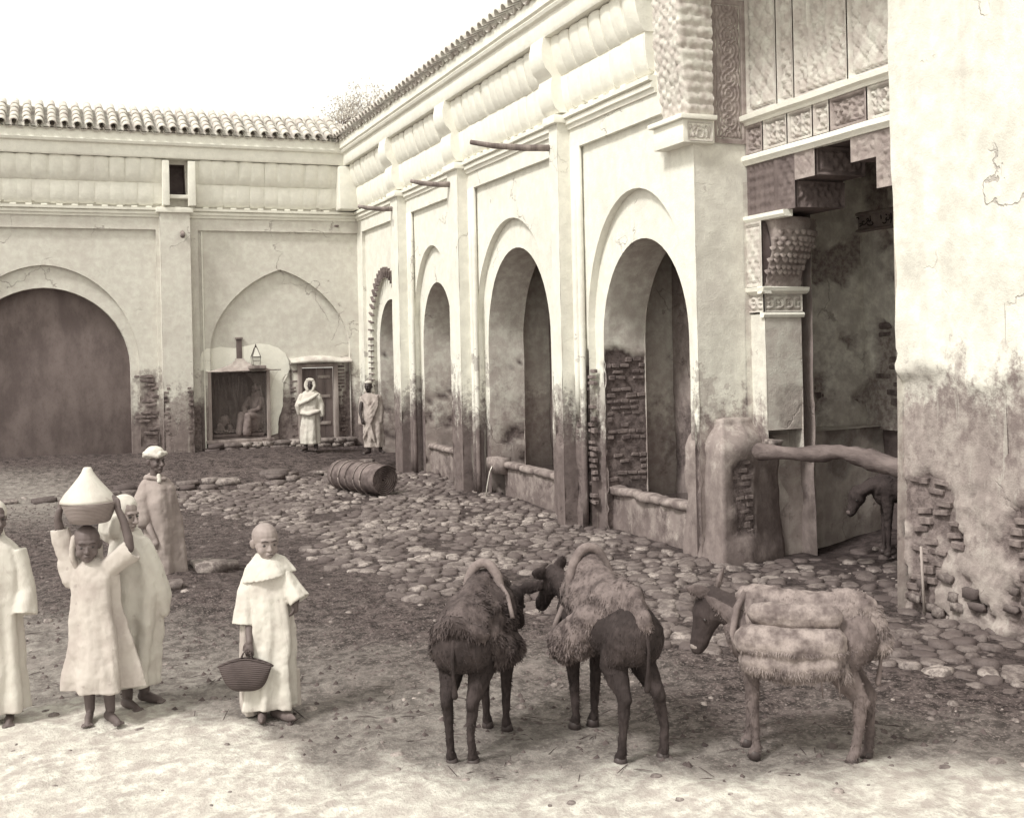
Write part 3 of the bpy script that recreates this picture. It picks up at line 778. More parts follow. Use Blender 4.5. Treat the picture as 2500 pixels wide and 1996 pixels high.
# small spout stone and jet of the second trough
T = thing('water_spout_stone', 'mossy rounded spout pouring a thin jet of water beside the second trough', 'spout', (6.75, 17.15, .5))
rough_block('spout_block', (6.75, 17.12, .5), (.3, .45, .26), 0, T, M['stone'])
tube('water_jet', [(6.62 - .16 * t, 17.0 - .05 * t, .5 - .47 * t * t) for t in (0, .2, .4, .6, .8, 1)], [.012, .011, .01, .009, .009, .012], NT('water_jet', .15, .6).done(.5), T, 6)

# ============================================================ PORTAL
PO = thing('fountain_portal', 'ornate portal with carved stucco bands, stepped lintel and scaled corbel over a dark recess', 'portal', (7.4, 9.4, 0))
XP = 7.31
def carve(name, parent, P0, U, N, u0, u1, z0, z1, kind, mat, amp=.014, step=.018, poly=None, frame=.03):
    """carved stucco as real relief: knotwork, arches, lozenges"""
    P0, U, N = Vector(P0), Vector(U), Vector(N); nu = max(3, int((u1 - u0) / step)); nz = max(3, int((z1 - z0) / step)); rows = []
    for i in range(nu + 1):
        r = []
        for j in range(nz + 1):
            u, z = lerp(u0, u1, i / nu), lerp(z0, z1, j / nz); a, b = u - u0, z - z0; Wd, Hd = u1 - u0, z1 - z0
            e = min(a, Wd - a, b, Hd - b)
            if kind == 'knot':
                k = 2 * math.pi / .15; h = math.sin(a * k) * math.sin(b * k * .8) + .6 * math.sin((a + b) * k * 1.3) * math.sin((a - b) * k * 1.3) + .3 * math.sin(a * k * 3) * math.sin(b * k * 3)
            elif kind == 'ring':
                cz = ((b + .0) % .16) - .08; cu = a - Wd / 2; q = math.hypot(cu, cz); h = math.cos(q * 2 * math.pi / .045) * 1.0 + .6 * math.sin(math.atan2(cz, cu) * 6) * (q > .05)
            elif kind == 'arcs':
                pw = Hd * .55 if Hd < .6 else .3; cu = (a % pw) - pw / 2; q = abs(cu) / (pw / 2); top = .78 * (1 - q ** 2.2); t = b / Hd
                h = math.cos((t - top) * 26) * (.9 if abs(t - top) < .22 else .3) + .8 * math.sin(a * 55 + 2 * math.sin(b * 30)) * math.sin(b * 60) * (t < top)
                h += 1.2 * (abs(q - 1) < .1)
            elif kind == 'loz':
                k = 2 * math.pi / .22; h = abs(math.sin((a + b * .8) * k / 2)) ** .5 + abs(math.sin((a - b * .8) * k / 2)) ** .5 - 1.2 + .5 * math.sin(a * 90) * math.sin(b * 90)
            elif kind == 'drops':
                k = 2 * math.pi / .09; row = (b * 1.0) % .42; h = .8 * math.cos(a * k) * (math.sin(row / .42 * math.pi) ** .5) + .5 * math.sin(b * 62) + .3 * fbm(a * 40, b * 40, 1, 2)
            elif kind == 'star':
                pw = .13; cu = (a % pw) - pw / 2; cz = b - Hd / 2; q = math.hypot(cu, cz); h = math.cos(q * 2 * math.pi / .055) + .7 * math.cos(4 * math.atan2(cz, cu)) * (q < .06)
            else: h = 1.6 * fbm(a * 22, b * 22, 3, 3)
            wear = .5 + .9 * fbm(u * 3, z * 3, 6, 2); wear = max(.25, min(1, wear + .45))
            d = amp * math.copysign(min(1.2, abs(h)) ** .6, h) * wear
            if e < frame: d = amp * .9
            elif e < frame * 1.35: d = -amp * 1.5
            r.append(P0 + U * u + UP * z + N * d)
        rows.append(r)
    o = grid_obj(name, rows, mat, parent); setattr_f(o, 'peel', [0.] * len(o.data.vertices))
    return o
M['stucco'] = plaster('carved_stucco', .62, .4, -2, .5, .2, mott=.3, stain=.5, flake=0, cracks=0)
M['stuccod'] = plaster('dark_carved_stucco', .17, .12, -2, .5, .2, mott=.35, stain=.7, flake=0, cracks=0)  # dark stucco of the lintel; on its reveals the tone paints in shade
M['stuccom'] = plaster('weathered_grey_carved_stucco', .36, .3, -2, .5, .2, mott=.35, stain=.6, flake=0, cracks=0)
# upper wall bands (x = XP)
y0, y1 = 7.95, 10.76
course('band_moulding', PO, (XP, 0, 0), Y_, nX, 6.0, 10.79, [(-.02, 4.36), (.03, 4.36), (.05, 4.39), (.07, 4.41), (.07, 4.45), (.04, 4.47), (-.02, 4.48)], M['trim'], .2)
course('band_moulding', PO, (XP, 0, 0), Y_, nX, 6.0, 10.79, [(-.02, 4.80), (.04, 4.80), (.05, 4.83), (.10, 4.85), (.11, 4.90), (.06, 4.92), (-.02, 4.93)], M['trim'], .2)
segs = [(10.42, 10.74, 'rough', 'stuccom'), (9.98, 10.40, 'arcs', 'stucco'), (9.55, 9.96, 'arcs', 'stucco'), (9.28, 9.53, 'knot', 'stucco'), (8.72, 9.26, 'rough', 'stuccom'), (8.2, 8.7, 'arcs', 'stucco'), (7.6, 8.18, 'loz', 'stucco')]
for a, b, k, mt in segs: carve('carved_panel', PO, (XP, 0, 0), Y_, nX, a, b, 4.48, 4.80, k, M[mt], .026, .013)
for a, b, k, mt in ((10.16, 10.72, 'loz', 'stucco'), (9.86, 10.14, 'knot', 'stucco'), (9.0, 9.84, 'arcs', 'stucco'), (8.2, 8.98, 'loz', 'stucco'), (7.6, 8.18, 'knot', 'stucco')):
    carve('carved_panel', PO, (XP + .01, 0, 0), Y_, nX, a, b, 4.93, 7.0, k, M[mt], .026, .02)
sheet('upper_wall', PO, (XP + .09, 0, 0), Y_, nX, [(6.0, 4.37), (10.76, 4.37), (10.76, 7.2), (6.0, 7.2)], [], .3, M['trim'])
# stepped lintel front: (y, z) stepped opening
ST = [(10.74, 4.37), (10.74, 3.79), (9.87, 3.79), (9.87, 4.08), (9.535, 4.08), (9.535, 4.37)]
SB = [(8.975, 4.37), (8.975, 4.12), (8.61, 4.12), (8.61, 3.82), (7.9, 3.82), (7.9, 4.37)]
TK = .62
def slab(name, y0_, y1_, z0_, z1_, mat, kind, side=None):
    carve(name, PO, (XP, 0, 0), Y_, nX, y0_, y1_, z0_, z1_, kind, mat, .012, .017, frame=.02)
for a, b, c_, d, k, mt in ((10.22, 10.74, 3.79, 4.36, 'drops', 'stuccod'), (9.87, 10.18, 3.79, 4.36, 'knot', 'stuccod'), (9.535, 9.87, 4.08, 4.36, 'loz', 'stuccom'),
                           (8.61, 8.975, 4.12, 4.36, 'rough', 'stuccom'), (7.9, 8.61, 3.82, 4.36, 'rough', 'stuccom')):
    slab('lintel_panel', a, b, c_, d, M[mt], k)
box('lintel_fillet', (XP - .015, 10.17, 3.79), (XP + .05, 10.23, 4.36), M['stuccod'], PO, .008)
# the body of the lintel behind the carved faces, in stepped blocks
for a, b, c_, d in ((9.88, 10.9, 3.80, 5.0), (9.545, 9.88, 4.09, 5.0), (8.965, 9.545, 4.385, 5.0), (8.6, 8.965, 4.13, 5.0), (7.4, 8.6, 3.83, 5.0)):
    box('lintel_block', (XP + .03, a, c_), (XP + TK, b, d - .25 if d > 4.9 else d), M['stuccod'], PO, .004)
# carved reveals that face the camera, their shade painted in with dark stucco
carve('carved_reveal', PO, (0, 9.868, 0), X_, nY, XP + .01, XP + TK, 3.80, 4.07, 'rough', M['stuccod'], .012, .018, frame=.01)
carve('carved_reveal', PO, (0, 9.533, 0), X_, nY, XP + .01, XP + TK, 4.09, 4.38, 'knot', M['stuccod'], .012, .018)
# column: shaft, frieze, capital
def peelS(u, z): return sstep(pn(u, z, 2, 9) * .3 + sstep(1.93 - z, 0, .06) * .5, .62, .68) * .4
sheet('column_shaft', PO, (XP, 0, 0), Y_, nX, [(10.47, 1.2), (10.76, 1.2), (10.76, 2.7), (10.47, 2.7)], [], .05, M['portal'], peelS)
sheet('column_shaft', PO, (0, 10.47, 0), X_, nY, [(XP, 1.42), (7.79, 1.42), (7.79, 2.7), (XP, 2.7)], [], .05, M['inner2'] if 'inner2' in M else M['portal'], peelS, amp=.012)
sheet('column_shaft', PO, (7.79, 0, 0), Y_, X_, [(10.47, 1.2), (11.4, 1.2), (11.4, 2.7), (10.47, 2.7)], [], .2, M['inner'])
course('frieze_moulding', PO, (0, 10.47, 0), X_, nY, XP - .03, 7.82, [(-.05, 2.66), (.015, 2.66), (.03, 2.69), (.02, 2.715), (-.05, 2.72)], M['trim'], .1)
carve('frieze', PO, (0, 10.465, 0), X_, nY, XP - .01, 7.80, 2.72, 2.92, 'star', M['stucco'], .012, .011, frame=.018)
carve('frieze', PO, (XP - .01, 0, 0), Y_, nX, 10.47, 10.8, 2.72, 2.92, 'star', M['stucco'], .012, .011, frame=.018)
course('capital_moulding', PO, (0, 10.47, 0), X_, nY, XP - .06, 7.86, [(-.05, 2.92), (.02, 2.92), (.06, 2.95), (.07, 2.99), (.02, 3.0), (-.05, 3.0)], M['trim'], .1)
course('capital_moulding', PO, (XP, 0, 0), Y_, nX, 10.41, 10.84, [(-.05, 2.92), (.02, 2.92), (.06, 2.95), (.07, 2.99), (.02, 3.0), (-.05, 3.0)], M['trim'], .1)
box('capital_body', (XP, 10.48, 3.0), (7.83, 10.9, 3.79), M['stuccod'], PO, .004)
carve('capital_cheek', PO, (XP - .035, 0, 0), Y_, nX, 10.44, 10.86, 3.0, 3.72, 'knot', M['stucco'], .013, .016, frame=.045)
# curved front of the corbel, covered with scales
rows = []
for i in range(31):
    t = i / 30; z = 3.0 + .74 * t; prj = .02 + .30 * sstep(t, .05, .8); x0_ = XP - .0; x1_ = lerp(7.80, 7.96, sstep(t, .1, .8)); r = []
    for j in range(25):
        s_ = j / 24; yy = 10.475 - prj * (.25 + .75 * math.sin(math.pi * min(1, s_ * .9 + .1)) * (1 - .35 * s_)) * (1 if j else .1)
        xx = lerp(x0_ + .10 * math.sin(t * 3) * (j == 0), x1_, s_)
        nn = .012 * math.sin(xx * 70) * math.sin(z * 80) * (t < .18 or t > .86)
        r.append(Vector((xx, yy - nn, z)))
    rows.append(r)
grid_obj('corbel_front', rows, M['stuccom'], PO); setattr_f(bpy.data.objects['corbel_front'], 'peel', [0.] * 31 * 25)
sc_me = bpy.data.meshes.new('scale'); V = []; F = []
K = 7
for k in range(K + 1):
    a = math.pi * k / K; V.append((math.cos(a) * .5, -.0, -math.sin(a) * .62)); 
for k in range(K + 1):
    a = math.pi * k / K; V.append((math.cos(a) * .34, -.34, -math.sin(a) * .42))
V.append((0, -.42, 0)); n = K + 1
for k in range(K): F.append((k, k + 1, n + k + 1, n + k)); F.append((n + k, n + k + 1, 2 * n))
sc_me.from_pydata(V, [], F); sc_me.materials.append(M['stuccom'])
for i in range(8):
    t = .24 + i * .082; z = 3.0 + .74 * t
    for j in range(7):
        s_ = (j + .5 + .5 * (i % 2)) / 7.5; ri = int(t * 30); q = rows[ri][min(24, int(s_ * 24))]
        o = bpy.data.objects.new('scale', sc_me); COL.objects.link(o); par(o, PO); o.location = q; o.scale = (.082, .07, .085); o.rotation_euler = (R(-25), 0, rnd.uniform(-.1, .1))
course('abacus', PO, (XP, 0, 0), Y_, nX, 10.0, 10.86, [(-.05, 3.72), (.05, 3.72), (.07, 3.75), (.07, 3.79), (-.05, 3.795)], M['trim'], .1)
# carved strip and bracket above the return of the arcade
carve('carved_strip', PO, (0, 10.735, 0), X_, nY, 6.86, 7.30, 4.60, 6.2, 'ring', M['stuccom'], .012, .012, frame=.05)
box('strip_back', (6.63, 10.76, 4.58), (7.31, 10.9, 6.3), M['trim'], PO, .004)
box('bracket_block', (6.45, 10.68, 4.58), (6.85, 11.33, 4.83), M['trim'], PO, .012)
carve('carved_rosette', PO, (0, 10.672, 0), X_, nY, 6.5, 6.82, 4.60, 4.81, 'ring', M['stucco'], .01, .012, frame=.02)
box('bracket_ledge', (6.4, 10.63, 4.83), (6.86, 11.38, 4.885), M['trim'], PO, .012)
rows = []
for i in range(25):
    t = i / 24; z = 4.885 + 2.1 * t; x_ = 6.52 - .25 * sstep(t, 0, .5) + .006 * math.sin(z * 50); rows.append([Vector((6.84, 10.69, z)), Vector((x_ + .12, 10.69, z)), Vector((x_ + .02, 10.72, z)), Vector((x_, 10.8, z)), Vector((x_, 11.1, z)), Vector((x_ + .01, 11.42, z)), Vector((6.62, 11.46, z))])
rows2 = []
for i in range(90):
    t = i / 89; z = 4.885 + 1.9 * t; r = []
    for j in range(46):
        s_ = j / 45 * .92; yy = 10.69 + .52 * max(0, (s_ - .3) / .62); xx = 6.84 - .32 * min(1, s_ / .3) - (.10 * sstep(t, 0, .5)) * min(1, s_ / .3)
        bump = .03 * abs(math.sin(z * 26 + (int(yy * 14) % 2) * 1.57)) * abs(math.sin(yy * 34)) + .02 * fbm(xx * 18, yy * 18, z * 18, 3)
        r.append(Vector((xx - bump * (s_ > .3), yy - bump * (s_ <= .3), z)))
    rows2.append(r)
rows = rows2
o = grid_obj('bracket_scroll', rows, M['stucco'], PO); setattr_f(o, 'peel', [0.] * len(o.data.vertices))
# recess interior
def peelR(u, z): return sstep(pn(u, z, 1.3, 21), .53, .58)
sheet('recess_far_wall', PO, (0, 11.25, 0), X_, nY, [(7.6, 1.3), (9.4, 1.3), (9.4, 4.6), (7.6, 4.6)], [], .06, M['recw'], peelR, amp=.05, pd=.05)
sheet('recess_back_wall', PO, (9.3, 0, 0), Y_, nX, [(6.0, 1.3), (11.3, 1.3), (11.3, 3.72), (6.0, 3.72)], [], .07, M['recw'], lambda u, z: max(peelR(u, z), sstep(2.62 + .25 * fbm(u, z, 2, 3) - z, 0, .06) * (u < 11.1)), amp=.05, pd=.06)
sheet('recess_back_wall', PO, (9.3, 0, 0), Y_, nX, [(6.0, 3.94), (11.3, 3.94), (11.3, 5.0), (6.0, 5.0)], [], .07, M['recw'], peelR, amp=.04)
UL = Vector((1.85, .36, 0)).normalized(); NL = Vector((UL.y, -UL.x, 0))
sheet('recess_lower_wall', PO, (7.58, 10.72, 0), UL, NL, [(0, -.1), (1.95, -.1), (1.95, 1.34), (0, 1.34)], [], .06, M['dark2'] if 'dark2' in M else M['dark'], lambda u, z: sstep(pn(u, z, 1.2, 31), .62, .68) * .5, amp=.05)
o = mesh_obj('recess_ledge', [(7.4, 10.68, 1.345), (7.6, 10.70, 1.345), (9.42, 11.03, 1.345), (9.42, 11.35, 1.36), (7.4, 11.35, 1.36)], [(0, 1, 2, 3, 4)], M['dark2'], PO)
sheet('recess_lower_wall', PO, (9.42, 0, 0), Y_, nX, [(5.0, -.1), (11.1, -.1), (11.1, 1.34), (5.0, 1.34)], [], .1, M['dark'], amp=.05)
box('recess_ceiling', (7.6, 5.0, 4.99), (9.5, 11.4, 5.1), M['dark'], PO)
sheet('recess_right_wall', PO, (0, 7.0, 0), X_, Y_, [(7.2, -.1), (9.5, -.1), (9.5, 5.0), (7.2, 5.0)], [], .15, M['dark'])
brick_zone(PO, (9.3, 0, 0), Y_, nX, 10.3, 11.1, 1.6, 2.62, lambda u, z: .6 + .5 * fbm(u * 2, z * 2, 4, 2), lim=60, course=.1, L=.26, proud=-.03)
brick_zone(PO, (0, 11.25, 0), X_, nY, 7.9, 9.2, 1.42, 1.9, lambda u, z: .55 + .6 * fbm(u * 2, z * 2, 4, 2), lim=40, course=.09, L=.24, proud=-.02)
# inscription band with painted letters
I0, I1 = 10.2, 11.3
sheet('inscription_band', PO, (9.24, 0, 0), Y_, nX, [(I0 - 3, 3.74), (I1, 3.74), (I1, 3.90), (I0 - 3, 3.90)], [], .05, M['stuccom'], amp=.004)
course('inscription_moulding', PO, (9.25, 0, 0), Y_, nX, 7.2, 11.3, [(-.02, 3.90), (.03, 3.90), (.05, 3.915), (.05, 3.93), (.02, 3.945), (-.02, 3.95)], M['stuccom'], .3)
course('inscription_moulding', PO, (9.25, 0, 0), Y_, nX, 7.2, 11.3, [(-.02, 3.70), (.03, 3.71), (.04, 3.725), (.02, 3.74), (-.02, 3.742)], M['stuccom'], .3)
LET = [[(555, 1055), (600, 1015), (690, 990), (640, 930), (560, 960)], [(640, 880), (710, 870)], [(690, 1000), (760, 960), (800, 900), (830, 850), (790, 800), (840, 760), (880, 850), (830, 860)], [(915, 680), (935, 850), (880, 880)],
       [(820, 960), (850, 1000), (900, 1010), (980, 1000), (1020, 940), (990, 890)], [(1290, 640), (1310, 790)], [(1360, 900), (1400, 945), (1460, 920), (1490, 850), (1460, 780)],
       [(1500, 730), (1470, 770), (1510, 820), (1570, 820), (1600, 760), (1585, 640)], [(1470, 620), (1500, 650)], [(1640, 580), (1660, 760), (1640, 930)], [(1860, 790), (1880, 690), (1920, 740), (1960, 750)], [(290, 1000), (300, 850), (380, 750), (500, 740), (530, 800)]]
def ipt(px, py):
    # from the close-up of the band to the wall: letters keep their order and height
    sx, sy = 2060 + px * .0697, 480 + py * .0697
    a, b = sx - 1250, sy - 846; u_, v_ = a - .0215 * b, b + .0215 * a; r_ = u_ / 2774
    d = Vector((FW.x + r_ * RT.x, FW.y + r_ * RT.y, -v_ / 2774)); Z = 9.225 / d.x
    return Vector((9.225, d.y * Z, 2.4 + d.z * Z))
M['paint'] = NT('black_letter_paint').done(.05)
for st in LET: tube('painted_letter', [ipt(*q) for q in st], .0075, M['paint'], PO, 5)
# near pier of the portal: plaster above, bare rubble and brick below
def battr(z): return .22 * sstep(1.9 - z, 0, 1.9)
def peelN(u, z):
    n = pn(u, z, 1.5, 41); return sstep(n * .45 + .55 * sstep(2.12 + .1 * math.sin(u * 5) - z, 0, .1), .63, .68)
def peelN2(u, z): return max(peelN(u, z) * .35, sstep(pn(u, z, 2.4, 44) * .55 + .3 * sstep(1.35 - z, 0, .3) + .22 * math.exp(-((u - 7.85) / .3) ** 2) * (z < 1.3) + .2 * math.exp(-((u - 6.75) / .18) ** 2) * (z < 1.8), .62, .68) * 1.0)
NP = sheet('near_pier_front', PO, (7.2, 0, 0), Y_, nX, [(3.0, -.1), (8.22, -.1), (8.22, 7.0), (3.0, 7.0)], [], .05, M['pier'] if 'pier' in M else M['portal'], peelN2, amp=.03, pd=.07)
for v_ in NP.data.vertices: v_.co.x -= battr(v_.co.z) * .9 + .03 * (1 - sstep(v_.co.z, .9, 1.5)) * noise.fractal(Vector((v_.co.y * 5, v_.co.z * 13, 3)), 1, 2, 4)
for v_ in NP.data.vertices:
    if v_.co.y > 7.75: v_.co.x -= .05 * sstep(v_.co.z, 2.0, 2.1)
    if v_.co.y > 7.9: v_.co.y -= battr(v_.co.z) * .8 * sstep(v_.co.y, 7.9, 8.22)
    if v_.co.y > 7.9 and v_.co.z < 2.3: v_.co.y += .05 * noise.fractal(Vector((1, v_.co.z * 5, 2)), 1, 2, 4) * sstep(v_.co.y, 7.9, 8.1)
q = sheet('near_pier_side', PO, (0, 8.22, 0), X_, Y_, [(7.15, -.1), (7.95, -.1), (7.95, 5.0), (7.15, 5.0)], [], .1, M['inner'], amp=.0)
for v_ in q.data.vertices:
    v_.co.y -= battr(v_.co.z) * .8
    if v_.co.x < 7.3: v_.co.x -= battr(v_.co.z) * .9
sheet('near_pier_back', PO, (7.95, 0, 0), Y_, X_, [(3.0, -.1), (8.2, -.1), (8.2, 5.0), (3.0, 5.0)], [], .4, M['inner'])
for r0, r1, za, zb, cnt in ((7.45, 8.1, .12, 1.25, 60), (6.5, 7.0, .5, 1.75, 60)):
    z = za
    while z < zb:
        u = r0 + rnd.uniform(0, .1)
        while u < r1:
            L = rnd.uniform(.1, .2)
            if peelN2(u, z) > .5 and rnd.random() < .8: brick(PO, (7.2 - battr(z) * .9 + .085 + rnd.uniform(-.02, .01), u - (battr(z) * .8 * sstep(u, 7.9, 8.22)), z + rnd.uniform(-.01, .01)), Y_, nX, L, .05 * rnd.uniform(.7, 1.3), .09, rnd.uniform(-.12, .12))
            u += L + .03
        z += .085
for k in range(16):
    z = rnd.uniform(.02, .4); u = rnd.uniform(6.5, 8.0); o = rough_block('rubble_stone', (7.2 - battr(z) * .9 + .02, u, z), (.05, rnd.uniform(.07, .16), rnd.uniform(.05, .09)), 0, PO, M['cobble'])
# low buttress wall between the arcade and the recess
BU = thing('low_wall', 'low rounded masonry wall with a patch of bare bricks beside the dark recess', 'wall', (7.0, 10.6, 0))
rows = []; att = []
for i in range(46):
    z = -.1 + 1.75 * i / 45; r = []
    for (x_, y_) in subdiv([(6.70, 11.2), (6.66, 10.38), (7.05, 10.42), (7.62, 10.72), (7.62, 11.2)], .045, False):
        rr = sstep(z, 1.2, 1.65); pe = sstep(pn(x_ * 1.5 + y_, z, 2, 60) * .35 + .65 * math.exp(-((x_ - 6.95) / .22) ** 2) * (y_ < 10.6) * (sstep(z, .25, .35) - sstep(z, 1.05, 1.2)), .55, .62)
        cx_, cy_ = 7.15, 11.0; q = Vector((lerp(x_, cx_, rr * .35), lerp(y_, cy_, rr * .4), z - .1 * rr * rr))
        dr = Vector((cx_ - x_, cy_ - y_, 0)).normalized(); q += dr * (.03 * fbm(x_ * 3, y_ * 3 + z * 3, 3, 3) + .035 * pe - .06 * sstep(.5 - z, 0, .6)); r.append(q); att.append(pe)
    rows.append(r)
r = [Vector((lerp(p_.x, 7.15, .7), lerp(p_.y, 11.0, .7), p_.z + .03)) for p_ in rows[-1]]; rows.append(r); att += [0] * len(r)
o = grid_obj('wall_face', rows, M['buttress'] if 'buttress' in M else M['portal'], BU); setattr_f(o, 'peel', att)
Ub = Vector((.39, .04, 0)).normalized(); Nb = Vector((Ub.y, -Ub.x, 0))
brick_zone(BU, (6.68, 10.40, 0), Ub, Nb, .08, .42, .3, 1.1, lambda u, z: .8, course=.075, L=.2, lim=30, proud=.0, drop=.05)
# ============================================================ BACK BUILDING
YB = 25.0
BB = thing('back_building', 'long whitewashed wall with dark arched gateway, small shop and tiled eaves closing the courtyard', 'building', (2.5, 25, 0))
def peelBk(u, z):
    n = pn(u, z, 1.3, 70)
    a = math.exp(-((u - 2.0) / .22) ** 2) * (1 - sstep(z, 1.9, 2.2))
    b = math.exp(-((u - 6.3) / .2) ** 2) * (1 - sstep(z, 2.2, 2.7)) + math.exp(-((u - 5.02) / .1) ** 2) * (1 - sstep(z, 1.9, 2.1))
    c = math.exp(-((u - 2.95) / .2) ** 2) * (1 - sstep(z, 1.2, 1.5))
    return sstep(n * .5 + .42 * max(a, b, c) + .1 * (z < 1.2), .58, .64)
G = arch(0.0, 1.66, 2.15, 3.81, -.2, point=.02); GR = arch(0.0, 1.82, 2.2, 4.27, -.2, point=.04)
BL = arch(4.81, 1.53, 2.45, 4.2, -.2, point=.26, n=36)
SH = [(3.27, .52), (4.49, .52), (4.49, 1.98), (3.27, 1.98)]; DR = [(5.24, .42), (5.98, .42), (5.98, 2.06), (5.24, 2.06)]; WN = [(2.49, 5.74), (2.83, 5.76), (2.81, 6.4), (2.48, 6.4)]
sheet('frame_wall', BB, (0, 24.93, 0), X_, nY, [(-6, 5.02), (2.2, 5.02), (2.2, -.1), (3.06, -.1), (3.06, 5.02), (6.6, 5.02), (6.6, 7.0), (-6, 7.0)], [WN], .12, M['back'], peelBk)
sheet('wall_panel', BB, (0, YB, 0), X_, nY, [(-6, -.1), (2.2, -.1), (2.2, 5.05), (-6, 5.05)], [GR], .09, M['back'], peelBk)
sheet('wall_panel', BB, (0, YB, 0), X_, nY, [(3.06, -.1), (6.75, -.1), (6.75, 5.05), (3.06, 5.05)], [BL], .08, M['back'], peelBk)
sheet('gate_ring', BB, (0, YB + .09, 0), X_, nY, arch(0, 1.83, 2.2, 4.28, -.1, point=.04), [G], .1, M['back'])
reveal('gate_ring_edge', BB, (0, YB, 0), X_, nY, arch(0, 1.82, 2.2, 4.27, -.1, point=.04), .1, M['back'], .08, amp=.003)
reveal('gate_reveal', BB, (0, YB + .09, 0), X_, nY, arch(0.0, 1.66, 2.15, 3.81, -.1, point=.02), .4, M['back'], .1, amp=.006)
reveal('panel_edge', BB, (0, 24.93, 0), X_, nY, [(2.2, -.1), (2.2, 5.02), (-6, 5.02)][::-1], .075, M['back'], .3, amp=.002)
reveal('panel_edge', BB, (0, 24.93, 0), X_, nY, [(3.06, -.1), (3.06, 5.02), (6.6, 5.02)], .075, M['back'], .3, amp=.002)
box('shadowy_bead', (3.13, 24.96, -.1), (3.16, 25.0, 5.0), M['trimb'], BB, .01).name = 'bead_moulding'
# tall smooth gate leaves behind the arch
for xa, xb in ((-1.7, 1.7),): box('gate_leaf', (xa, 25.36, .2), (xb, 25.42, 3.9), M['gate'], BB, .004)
# blind arch field with shop and door openings
sheet('blind_arch_field', BB, (0, YB + .11, 0), X_, nY, arch(4.81, 1.54, 2.45, 4.21, -.1, point=.26, n=36), [SH, DR], .07, M['field'] if 'field' in M else M['back'], lambda u, z: max(peelBk(u, z), sstep(pn(u, z, 1.6, 75), .6, .66) * (z < 1.9)) * (0 if (3.2 < u < 4.95 and z > 1.2) else 1), amp=.012)
reveal('blind_arch_edge', BB, (0, YB, 0), X_, nY, arch(4.81, 1.53, 2.45, 4.2, -.1, point=.26, n=36), .12, M['back'], .07, amp=.004)
# fresh limewash patch round the shop (its own thin coat)
M['fresh'] = plaster('fresh_limewash', .86, .6, .55, .35, .3, mott=.05, stain=.1)
pt = [(3.07, 2.0), (3.09, 2.42), (3.3, 2.52), (3.8, 2.5), (4.25, 2.58), (4.7, 2.5), (4.95, 2.3), (5.0, 2.0), (4.9, 1.75), (4.82, 1.2), (4.72, .6), (4.5, .56), (4.5, 1.99), (3.26, 1.99)]
pin = [(3.29, 2.0), (3.29, 2.50), (3.5, 2.53), (3.8, 2.5), (4.05, 2.54), (4.3, 2.59), (4.55, 2.56), (4.75, 2.48), (4.9, 2.36), (4.97, 2.2), (4.99, 2.0), (4.93, 1.85), (4.84, 1.7), (4.82, 1.2), (4.72, .9), (4.7, .6), (4.5, .56), (4.5, 1.99)]
pin = [(a + .012 * noise.noise(Vector((a * 9, b * 9, 1))), b + .012 * noise.noise(Vector((a * 9, b * 9, 5)))) for a, b in subdiv(pin, .05)]
sheet('fresh_limewash_patch', BB, (0, YB + .092, 0), X_, nY, pin, [], .06, M['fresh'], amp=.004)
sheet('fresh_limewash_patch', BB, (0, YB - .012, 0), X_, nY, [(3.07, 2.02), (3.06, 2.3), (3.1, 2.42), (3.2, 2.5), (3.27, 2.5), (3.27, 2.0)], [], .05, M['fresh'], amp=.004)
# pilaster
sheet('pilaster_front', BB, (0, 24.72, 0), X_, nY, [(2.27, -.1), (2.88, -.1), (2.88, 5.4), (2.27, 5.4)], [], .07, M['back'], lambda u, z: sstep(pn(u, z, 2, 81) * .4 + .5 * (math.exp(-((u - 2.27) / .12) ** 2) + math.exp(-((u - 2.88) / .12) ** 2)) * (1 - sstep(z, 1.5, 1.8)), .6, .66))
for xx, nn in ((2.27, nX), (2.88, X_)): sheet('pilaster_side', BB, (xx, 0, 0), Y_, nn, [(24.72, -.1), (24.95, -.1), (24.95, 5.4), (24.72, 5.4)], [], .1, M['back'], peelBk)
box('pilaster_cap', (2.2, 24.66, 5.36), (2.95, 24.95, 5.47), M['trimb'], BB, .02)
tube('drain_pipe_end', [(2.72, 24.74, 4.95), (2.72, 24.6, 4.92), (2.7, 24.5, 4.85)], [.045, .04, .05], M['wood'], BB, 8)
tube('wooden_peg', [(6.15, 25.02, 5.18), (6.0, 24.78, 5.16)], [.03, .025], M['wood'], BB, 6)
# cornice
course('string_course', BB, (0, 24.93, 0), X_, nY, -6, 6.5, STR, M['trimb'])
corbels(BB, (0, 24.93, 0), X_, nY, -1.9, 6.15, skip=((2.3, 3.02),), ms=BM_)
for ua, ub in ((-6, 2.33), (3.0, 6.15)): course('cornice_core', BB, (0, 24.93, 0), X_, nY, ua, ub, [(-.01, 5.53)] + [(a * .9, z) for a, z in LOW[2:-1]] + [(a * .9, z) for a, z in UPP[1:-1]] + [(-.01, 6.46)], M['trimb'])
dentils(BB, (0, 24.93, 0), X_, nY, -1.8, 6.1, 'trimb')
for xa, xb in ((2.33, 2.47), (2.85, 3.0)): box('cornice_jamb', (xa, 24.6, 5.5), (xb, 24.93, 6.44), M['trimb'], BB, .015)
box('window_sill', (2.42, 24.7, 5.66), (2.9, 24.95, 5.74), M['trimb'], BB, .015)
box('corner_block', (6.05, 24.5, 5.5), (6.5, 24.93, 6.46), M['trimb'], BB, .05)
course('fascia', BB, (0, 24.93, 0), X_, nY, -6, 6.3, [(-.01, 6.48), (.32, 6.48), (.34, 6.52), (.34, 6.72), (.40, 6.74), (.42, 6.79), (.38, 6.82), (.36, 7.0), (-.01, 7.0)], M['trimb'])
